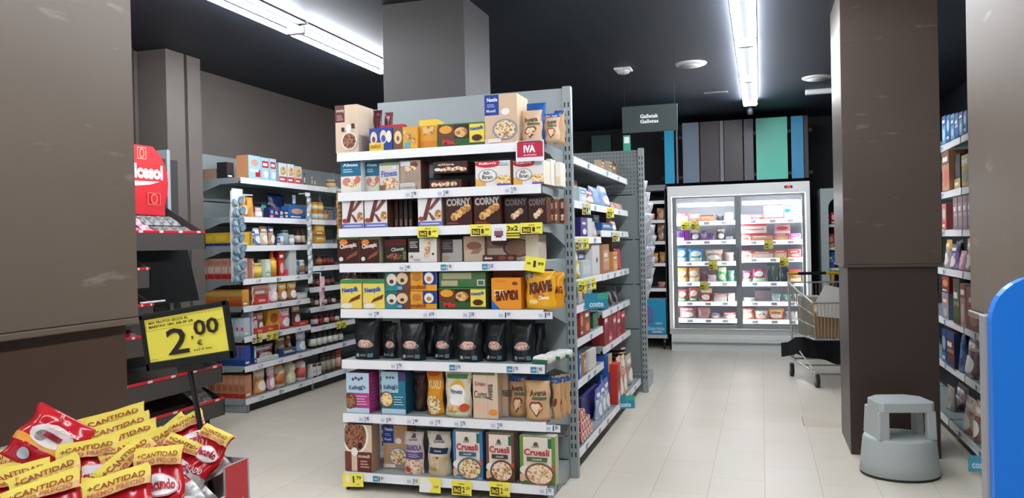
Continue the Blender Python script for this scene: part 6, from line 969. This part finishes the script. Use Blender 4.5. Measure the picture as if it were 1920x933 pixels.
mb = MB(); mb.prism([(-.15, zn-.12), (.15, zn-.15), (.17, zn+.03), (.04, zn+.13), (-.07, zn+.155), (-.15, zn+.02)], -.012, .0, '#c9c6bd', axis='y'); o = mb.build('grey_folded_card', None, (.50, 8.28, 0), math.radians(8)); o.location = Vector((.50, 8.28, 0))+Matrix.Rotation(math.radians(8), 3, 'Z') @ Vector((0, LY+.06, 0)); tag(o, 'light grey folded cardboard sheet standing in the trolley nose', 'cardboard'); o.rotation_euler = (0, 0, math.radians(8))
def in_trolley(o, x, y, z, label, cat, rz=0):
    o.location = Vector((.50, 8.28, 0))+Matrix.Rotation(math.radians(8), 3, 'Z') @ Vector((x, y, z)); o.rotation_euler = (o.rotation_euler.x, o.rotation_euler.y, math.radians(8)+rz); return tag(o, label, cat)
mb = MB(); mb.box(-.14, -.12, 0, .14, .12, .22, '#8a6a44', bev=.003, mats={'+z': '#5a4630'}); in_trolley(mb.build('brown_carton'), -.0, -.52, zb+.028, 'open brown cardboard box low in the trolley basket', 'box')
mb = MB(); mb.box(-.09, -.1, 0, .09, .1, .36, '#9c9384', bev=.004); in_trolley(mb.build('taupe_carton'), -.10, -.20, zb+.012, 'tall taupe carton near the handle of the trolley', 'box')
for i in range(3):
    o = pillow(.14, .16, .05, foil('#b08a5c', '#7a5a38', 12), (), 'lie', 300+i).build('crumpled_packet'); o.rotation_euler = (-1.2+.3*i, 0, 0); in_trolley(o, -.07+.075*i, -.60+.06*i, zb+.25+.01*i, f"crumpled brown packing paper, {['left', 'middle', 'right'][i]} of three in the trolley", 'paper', .4*i)
# black cloth hanging low between the wheels
mb = MB(); n = 12; rows = []
top_ = [(-.34+.80*i/n, .06-.50*i/n) for i in range(n+1)]
for j in range(5):
    v = j/4; rr = []
    for i in range(n+1):
        u = i/n; x = -.36+.80*u; y = -.16+.015*math.sin(u*24)*v-.02*v; zt_ = .395; zl = .27-.20*u + .012*math.sin(u*17)
        rr.append(mb.bm.verts.new((x, y, zt_+(zl-zt_)*v if u > .14 else .34-.13*v+.1*u)))
    rows.append(rr)
bk = [[mb.bm.verts.new((q.co.x, q.co.y+.02, q.co.z)) for q in r_] for r_ in rows]; k_ = mb.mi(M('#17181a', rough=.8))
for A in (rows, bk):
    for j in range(4):
        for i in range(n): mb.bm.faces.new((A[j][i], A[j][i+1], A[j+1][i+1], A[j+1][i]))
for i in range(n): mb.bm.faces.new((rows[0][i], rows[0][i+1], bk[0][i+1], bk[0][i])); mb.bm.faces.new((rows[4][i+1], rows[4][i], bk[4][i], bk[4][i+1]))
for j in range(4): mb.bm.faces.new((rows[j][0], bk[j][0], bk[j+1][0], rows[j+1][0])); mb.bm.faces.new((rows[j][n], rows[j+1][n], bk[j+1][n], bk[j][n]))
bmesh.ops.recalc_face_normals(mb.bm, faces=mb.bm.faces[:])
in_trolley(mb.build('black_cloth'), 0, 0, .0, 'black cloth slung under the trolley basket with a corner sticking out left', 'cloth')

# ------------------------------------------------------------------ grey step stool
ST = empty('step_stool', (.725, 4.965, 0), math.radians(14)); tag(ST, 'grey plastic rolling step stool in front of the dark column', 'stool')
SG = M('#b0b7b5', rough=.5); SGt = M('#b9bfbd', rough=.6)
mb = MB(); mb.lathe([(.205, .012), (.212, .016), (.205, .08), (.192, .205), (.187, .215), (.175, .218), (.05, .217)], SG, n=48, sx=1, sy=.92, mats=[None, None, None, None, SGt, SGt]); mb.build('base', ST)
mb = MB(); mb.lathe([(.19, 0), (.209, .004), (.209, .016), (.2, .017)], M('#2b2d2e', rough=.7), n=40, sy=.92); mb.build('rubber_ring', ST)
mb = MB()
def leg(x0, x1, y0, y1, X0, X1, Y0, Y1, z0, z1):
    B_ = [mb.bm.verts.new(p) for p in ((x0, y0, z0), (x1, y0, z0), (x1, y1, z0), (x0, y1, z0))]; T_ = [mb.bm.verts.new(p) for p in ((X0, Y0, z1), (X1, Y0, z1), (X1, Y1, z1), (X0, Y1, z1))]
    fs = [mb.bm.faces.new(B_[::-1]), mb.bm.faces.new(T_)]+[mb.bm.faces.new((B_[i], B_[(i+1) % 4], T_[(i+1) % 4], T_[i])) for i in range(4)]
    for f in fs: f.material_index = mb.mi(SG)
    bmesh.ops.bevel(mb.bm, geom=list({e for f in fs for e in f.edges}), offset=.006, segments=2, profile=.5, affect='EDGES')
zt2 = .375
for c in ((-.158, -.095, -.118, -.07, -.152, -.098, -.122, -.08), (.112, .160, -.118, -.07, .104, .152, -.122, -.08), (-.156, -.115, .03, .115, -.148, -.112, .03, .112), (.115, .156, .03, .115, .112, .148, .03, .112)):
    mb = MB(); leg(*c, .213, zt2); mb.build('leg', ST)
mb = MB(); leg(-.157, -.138, -.08, .05, -.150, -.132, -.08, .05, .213, zt2)
mb.build('side_web', ST)
mb = MB(); pts = [(-.154, -.10), (-.13, -.126), (.13, -.126), (.154, -.10), (.150, .06), (.085, .125), (-.085, .125), (-.150, .06)]
mb.prism(pts, .368, .425, SG, bev=.008); mb.build('top_step', ST)
mb = MB(); mb.prism([(x*.88, y*.88) for x, y in pts], .425, .427, SGt); mb.build('tread', ST)

# ------------------------------------------------------------------ blue rounded panel at the right edge
mb = MB(); w_, h_ = .62, 1.283; r = .07
pts = [(0, .04), (w_, .04), (w_, h_)]+[(r-r*math.sin(a*PI/16)*1.0, h_-r+r*math.cos(a*PI/16)) for a in range(0, 9)]
mb.prism(pts, 0, .025, M('#0b78dc', rough=.35), axis='y'); o = mb.build('panel_face'); BPN = empty('blue_panel', (.338, 1.40, 0)); o.parent = BPN; tag(BPN, 'bright blue panel with rounded top corner at the right edge', 'panel')
mb = MB(); mb.box(-.004, .025, .04, .010, .06, 1.22, '#8f8f90', bev=.002); mb.build('edge_strip', BPN)
mb = MB(); mb.box(.0, -.08, 0, w_, .10, .04, '#5a5d60', bev=.004); mb.build('foot', BPN)
# ------------------------------------------------------------------ red cake stand by the left pilaster (local x -> world +y, -y -> world +x)
DS = empty('cake_stand', (-4.0, 4.45, 0), PI/2); tag(DS, 'dark brown snack stand with red curved header between the left column and pilaster', 'stand')
TRM = M('#4a4441', rough=.55); REDM = M('#cf2430', rough=.3)
def dl(x, y, z): return (y-4.45, -(x+4.0), z)
mb = MB(); mb.box(3.9-4.45, .13, .02, .50, .20, 2.02, '#3b3a3a', bev=.003); mb.box(.37, .12, .1, .41, .21, 2.09, '#a7aeae', bev=.003); mb.box(-.17, .09, .95, -.14, .14, 1.45, '#8f9696', bev=.002); mb.build('back_frame', DS)
mb = MB(); mb.box(3.9-4.45, -.10, 0, .50, .20, .16, '#161718', bev=.004); mb.build('foot', DS)
mb = MB(); mb.prism([(-.14, .98), (.54, .98), (.42, 1.375), (-.14, 1.375)], .0, .05, M('#050808', rough=.6), axis='y'); mb.build('black_screen', DS)
def tray(z, yr, yl=3.9, depth=.36, rise=.16, h=.12, x=-3.8):
    mb = MB(); a, b = yl-4.45, yr-4.45; fx = -(x+4.0)
    mb.prism([(fx, z-h), (fx, z-.002), (fx+.012, z-.002), (fx+.014, z-h+.02), (fx+depth, z-h+.02+rise), (fx+depth, z-h+rise), (fx+.012, z-h)], a, b, TRM, axis='x')
    for q in (a, b-.008): mb.prism([(fx, z-h), (fx, z), (fx+depth, z+rise), (fx+depth, z-h+rise)], q, q+.008, TRM, axis='x')
    o = mb.build('tray', DS); mb = MB(); mb.box(a, fx-.002, z-.004, b, fx+.014, z+.012, REDM, bev=.001)
    paint(mb, lambda u, v, o_: (a+(b-a)*u, fx-.002-o_, z-.004+.016*v), [R(.1+.2*i, 0, .14+.2*i, 1, '#e8d0cc') for i in range(5)]); mb.build('red_rim', o); return o
tray(1.475, 4.82, rise=.21); tray(1.235, 4.27, depth=.3); tray(1.0, 4.30, depth=.3); tray(.80, 4.55, depth=.3); tray(.50, 4.97); tray(.255, 4.99)
mb = MB(); pts = [(3.88-4.45, 1.62), (3.88-4.45, 2.055)]
for px, py in ((255, 271), (283, 275), (294, 288), (304, 305), (310, 325), (312, 345), (311, 365), (306, 386)):
    p = P(px, py, x=-4.06); pts.append((p.y-4.45, p.z))
pts.append((P(306, 392, x=-4.06).y-4.45, 1.60)); mb.prism(pts[::-1], .045, .06, REDM, axis='y')
a0 = P(217, 330, x=-4.06).y-4.45; a1 = P(302, 330, x=-4.06).y-4.45; zt_ = P(300, 311, x=-4.06).z; zb_ = P(300, 338, x=-4.06).z
S = lambda u, v, o: (a0+(a1-a0)*u, .045-o, zb_+(zt_-zb_)*v)
fr = lambda x, y, w_, h_, m: [R(x, y, x+w_, y+.06*1, m), R(x, y+h_-.06, x+w_, y+h_, m), R(x, y, x+.02, y+h_, m), R(x+w_-.02, y, x+w_, y+h_, m), E(x+w_/2, y+h_/2, w_*.28, h_*.42, m), E(x+w_/2, y+h_/2, w_*.18, h_*.3, REDM)]
paint(mb, S, [T('Dulcesol', 0, 0, 1, 1, '#f2ebe6', bold=.05), G([(.05, -.28), (.3, -.2), (.6, -.16), (.92, -.12), (.7, -.36), (.4, -.5), (.15, -.48)], M('#f2ebe6')), *fr(.42, 1.3, .2, .8, M('#e89a84')), *fr(.62, -1.75, .3, .85, M('#d86a58')), G([(.1, 1.5), (.26, 1.6), (.14, 2.2)], M('#e89a84'))], asp=.35, clamp=False)
mb.build('header_sign', DS)
# packets on the stand
def stand_item(x, y, z, w_, l_, mat_, name, label, cat, group, tilt=.5, seed=0, rz=0, art=()):
    o = pillow(w_, l_, .035, mat_, art, 'lie', seed).build(name); o.rotation_euler = (-PI/2+tilt, 0, PI/2+rz); o.location = (x, y, z); return tag(o, label, cat, group)
for r_ in range(3):
    for c in range(4):
        stand_item(-3.83-.11*r_, 4.47+.09*c-.03*r_, 1.44+.075*r_+.012, .085, .13, foil('#a3a7a6', '#6f7473', 40), 'cake_packet', f"silver grey cake packet, {['front', 'middle', 'back'][r_]} row, {ORD[c]} from left, top tray of the cake stand", 'packet', 'silver packets on the cake stand', seed=400+r_*4+c, tilt=.55)
mb = MB(); mb.prism([(4.05-4.45, 1.40), (4.36-4.45, 1.40), (4.36-4.45, 1.63), (4.05-4.45, 1.66)], .14, .145, '#e6dedd', axis='y'); o = mb.build('white_liner', None, (-4.0, 4.45, 0), PI/2); o.location = (-3.98+.02, 4.45, 0); tag(o, 'white cardboard liner behind the pink packets on the cake stand', 'cardboard')
for r_ in range(2):
    for c in range(4):
        stand_item(-3.83-.12*r_, 4.10+.08*c, 1.445+.075*r_+.01, .08, .14, foil('#e88aa8', '#f0d8dc' if c % 2 else '#d8405c', 22), 'cake_packet', f"pink cake packet, {['front', 'back'][r_]} row, {ORD[c]} from left, top tray of the cake stand", 'packet', 'pink packets on the cake stand', seed=420+r_*4+c, tilt=.55, rz=.2*(-1)**c)
stand_item(-3.84, 4.10, .77, .1, .15, foil('#e8b070', '#e8a0a0', 20), 'cake_packet', 'orange and pink cake packet beside the price sign', 'packet', None, seed=440)
stand_item(-3.84, 4.21, .77, .09, .15, foil('#e8c8c0', '#c83040', 20), 'cake_packet', 'white and red cake packet partly behind the price sign', 'packet', None, seed=441)
stand_item(-3.82, 4.83, .235, .2, .2, foil('#c8c4bc', '#8a867e', 30), 'cake_bag', 'large silvery crinkled bag in the lowest tray of the cake stand', 'bag', None, seed=442, tilt=.7)
for i in range(4): stand_item(-3.83-.01*i, 4.03+.075*i, .22, .06, .17, foil('#d8b490', '#e0c8b0', 20), 'cake_bar', f'beige cake bar, {ORD[i]} from left in the lowest tray', 'packet', 'beige cake bars in the lowest tray', seed=450+i, rz=.5)
mb = MB(); mb.box(-.05, -.03, 0, .05, .03, .02, '#2ab8d8', bev=.008); tag(mb.build('cyan_lid_box', None, (-3.84, 4.33, .985), PI/2) if False else mb.build('cyan_tub', None, (-3.83, 4.24, .935), PI/2), 'small bright cyan lid behind the price sign', 'tub')
mb = MB(); mb.box(-.1, -.012, 0, .11, .012, .012, '#d8dcdc', bev=.003); tag(mb.build('white_rail', None, (-3.815, 4.30, 1.013), PI/2), 'white plastic rail lying on the tray rim behind the sign', 'rail')

# ------------------------------------------------------------------ cardboard bin of red and yellow snack bags
BX0, BX1, BY0, BY1, BZ0, BZ1 = -1.60, -1.0, .74, 1.385, .60, .928
CB_ = empty('cardboard_bin', ((BX0+BX1)/2, (BY0+BY1)/2, 0)); tag(CB_, 'grey inside red outside cardboard bin holding snack bags at lower left', 'bin'); hx, hy = (BX1-BX0)/2, (BY1-BY0)/2
CG = M('#aaa7a4', rough=.7); CRD = M('#c23b3f', rough=.5); th = .005
mb = MB(); mb.box(-hx, hy-th, BZ0, hx, hy, BZ1, CG, mats={'+y': CRD}); mb.build('back_wall', CB_)
mb = MB(); mb.box(hx-th, -hy, BZ0, hx, hy-.075, .872, CG, mats={'+x': CRD, '+z': '#e8e8e6'}); mb.box(hx-th, hy-.075, BZ0, hx, hy-th-.0002, BZ1, CG, mats={'+x': CRD})
paint(mb, lambda u, v, o: (hx+o, hy-.075+.07*u, BZ1-.16+.16*v), [G([(.2, .35), (.75, .55), (.95, .3), (.9, 0), (.2, 0)], M('#e8ddd4')), T('fz', .35, .1, .85, .4, '#b8a8a0')]); mb.build('side_wall', CB_)
mb = MB(); mb.box(-hx, -hy, BZ0, -hx+th, hy-th, BZ1, CG, mats={'-x': CRD}); mb.build('side_wall', CB_)
mb = MB(); mb.box(-hx+th, -hy, BZ0, hx-th, -hy+th, .84, CG, mats={'-y': CRD}); mb.build('front_wall', CB_)
mb = MB(); mb.box(-hx+th, -hy+th, BZ0, hx-th, hy-th, BZ0+.01, '#3a3836'); mb.build('bottom', CB_)
mb = MB(); mb.box(-hx+.01, -hy+.01, 0, hx-.01, hy-.01, BZ0-.002, CRD, bev=.004); mb.build('pedestal', CB_)
REDF = foil('#c81f28', '#b81a22', 12, .2); 
def bagart(k):
    y = '#eed65a'
    a = [R(0, .0, 1, .30, foil('#c8c4bc', '#8f8a86', 26)), E(.5, .14, .36, .1, '#d8d4cc'), R(.1, .02, .4, .1, '#e8c832'), T('SALADO', .18, .3, .8, .38, '#e6e2de', bold=.02, rot=.1), E(.5, .6, .38, .12, '#e8a0a0'), E(.5, .6, .35, .105, '#f2efec'), T('Facundo', .2, .55, .8, .66, '#b8232c', bold=.04, rot=.08), R(0, .80, 1, 1, y), R(0, .80, 1, .865, '#e8b878'), T('+CANTIDAD', .08, .875, .92, .93, '#9a4024', bold=.02), T('MISMO PRECIO', .08, .81, .92, .855, '#b8623a', bold=.02), R(.1, .25, .35, .28, '#f0c8b0')]
    return a
def place_tilted(o, p, a, tilt=-.75, yaw=.72):
    Mx = Matrix.Rotation(yaw, 4, 'Z') @ Matrix.Rotation(tilt, 4, 'X') @ Matrix.Rotation(a, 4, 'Y'); o.matrix_world = Matrix.Translation(p) @ Mx
bags = [  # photo x, y of the header centre, roll, distance plane y, width, wording
 (150, 808, -.2, 1.36, .12, 'header just right of the big red bag'), (214, 792, -.27, 1.365, .13, 'highest yellow header'), (222, 810, -.28, 1.34, .13, 'second highest yellow header'), (236, 826, -.3, 1.32, .13, 'third yellow header down'), (248, 843, -.3, 1.29, .125, 'fourth yellow header down'),
 (28, 862, -.08, 1.27, .12, 'upper left frame edge'), (345, 800, -.45, 1.34, .085, 'standing just left of the sign pole'), (318, 812, -.7, 1.33, .085, 'turned sideways left of the pole'), (62, 880, -.2, 1.22, .12, 'left under the big red bag'),
 (170, 848, -.1, 1.25, .11, 'flat header above an oval badge'), (236, 868, -.72, 1.21, .11, 'steep diagonal header in the middle'), (301, 862, .0, 1.23, .082, 'upright at right with full front'), (285, 838, -.5, 1.29, .10, 'behind the upright one at right'), (85, 897, -.35, 1.17, .12, 'diagonal header lower left'), (406, 822, .55, 1.345, .06, 'small one right of the pole'),
 (30, 898, -.2, 1.15, .12, 'lower left edge'), (220, 912, -.25, 1.13, .11, 'lower middle with tilted header'), (135, 922, .12, 1.13, .11, 'lower middle left'), (80, 925, -.3, 1.08, .12, 'bottom left'), (352, 842, .5, 1.31, .085, 'leaning against the pole')]
for i, (px, py, a, yy, w_, word) in enumerate(bags):
    h_ = .19 if px < 305 else .14; o = pillow(w_, h_, .028, REDF, bagart(i), 'lie', 500+i, n=16, cr=.007).build('snack_bag'); p = P(px, py, y=yy)
    Mx = (Matrix.Rotation(.62, 3, 'Z') @ Matrix.Rotation(-.55, 3, 'X') @ Matrix.Rotation(a, 3, 'Y')); q = p-Mx @ Vector((0, 0, h_*.88)); o.matrix_world = Matrix.Translation(q) @ Mx.to_4x4()
    tag(o, f'red and silver snack bag with yellow header, {word}', 'bag', 'snack bags piled in the cardboard bin')
p = P(93, 828, y=1.25); o = pillow(.125, .12, .05, foil('#c41f2a', '#cf2c34', 9, .18), [R(0, .3, 1, .44, '#e89a3a'), E(.52, .55, .34, .2, '#e8dcd4'), E(.4, .5, .1, .09, '#9a8a88'), R(.42, .5, .7, .58, '#a8323a'), T('Palomitas', .3, .66, .86, .74, '#f0dcd4', rot=.1), E(.3, .14, .1, .08, '#c8d0d4'), G([(.62, .1), (.78, .1), (.7, .24)], M('#e8dcd8')), T('R', .45, .86, .54, .95, '#e8a8a4')], 'lie', 540, n=16, cr=.008).build('popcorn_bag')
Mx = (Matrix.Rotation(.72, 3, 'Z') @ Matrix.Rotation(-.5, 3, 'X') @ Matrix.Rotation(.62, 3, 'Y')); o.matrix_world = Matrix.Translation(p-Mx @ Vector((0, 0, .06))) @ Mx.to_4x4(); tag(o, 'big red and orange snack bag lying tilted on top of the pile', 'bag')
# price sign on a pole
SY = 1.335
tl, tr, br_, bl = [P(a, b, y=SY) for a, b in ((262, 588), (428, 565), (440, 668), (277, 700))]
cen = (tl+tr+br_+bl)/4; u_ = ((tr-tl)+(br_-bl)).normalized(); sw = ((tr-tl).length+(br_-bl).length)/2; shh = ((tl-bl).length+(tr-br_).length)/2; ang = math.atan2(u_.z, u_.x)
PS = empty('price_sign', cen); PS.rotation_euler = (0, -ang, 0); tag(PS, 'yellow 2,00 euro price sign in a black frame on a leaning black pole', 'sign')
mb = MB(); W_, H_ = sw/2, shh/2; BKM = M('#1e2120', rough=.35); f = .011
mb.box(-W_, 0, -H_, W_, .008, H_, BKM, bev=.004); 
for x0, z0, x1, z1 in ((-W_, -H_, -W_+f, H_), (W_-f, -H_, W_, H_), (-W_, -H_, W_, -H_+f*1.6), (-W_, H_-f, W_, H_)): mb.box(x0, -.005, z0, x1, .001, z1, BKM, bev=.002)
mb.build('frame', PS)
mb = MB(); iw, ih = 2*W_-2*f, 2*H_-f*2.6
mb.box(-iw/2, -.0015, -H_+f*1.6, iw/2, -.0005, H_-f, '#fff05a')
B2 = '#33261e'
paint(mb, lambda u, v, o: (-iw/2+iw*u, -.0015-o, -H_+f*1.6+ih*v), [T('MIX FRUTOS SECOS EL', .05, .87, .56, .93, '#4a4424'), T('MAESTRO 1BN. 300-30 GR', .05, .78, .62, .84, '#4a4424'), R(.02, .725, .98, .731, '#6a6030'), R(.02, .95, .98, .956, '#6a6030'), R(.02, .725, .025, .955, '#6a6030'), T('2', .26, .1, .53, .70, B2, bold=.01), T(',', .575, .37, .6, .46, B2, bold=.03), T('00', .62, .44, .93, .80, B2), T('€', .64, .22, .705, .34, B2), T('6,67 € /kilo', .59, .1, .82, .155, B2), T('oferta', .03, .04, .13, .07, '#b0a040')], asp=ih/iw)
mb.build('price_card', PS)
p0 = P(356, 690, y=SY+.014); p1 = P(400, 935, y=SY+.014); dz_ = (p1-p0); p2 = p0+dz_*((p0.z-(BZ0+.012))/(p0.z-p1.z))
mb = MB(); Ri = Matrix.Rotation(ang, 3, 'Y'); L_ = lambda q: Ri @ (q-cen)
mb.tube([L_(p0+(p0-p1)*.1), L_(p0), L_(p1), L_(p2)], .0055, BKM, n=10); mb.tube([L_(p2+Vector((0, 0, .004))), L_(p2)], .03, BKM, n=16); mb.build('pole', PS)
mb = MB(); mb.box(-.035, -.004, -H_-.012, .035, .018, -H_+.006, BKM, bev=.003); mb.build('clamp', PS)
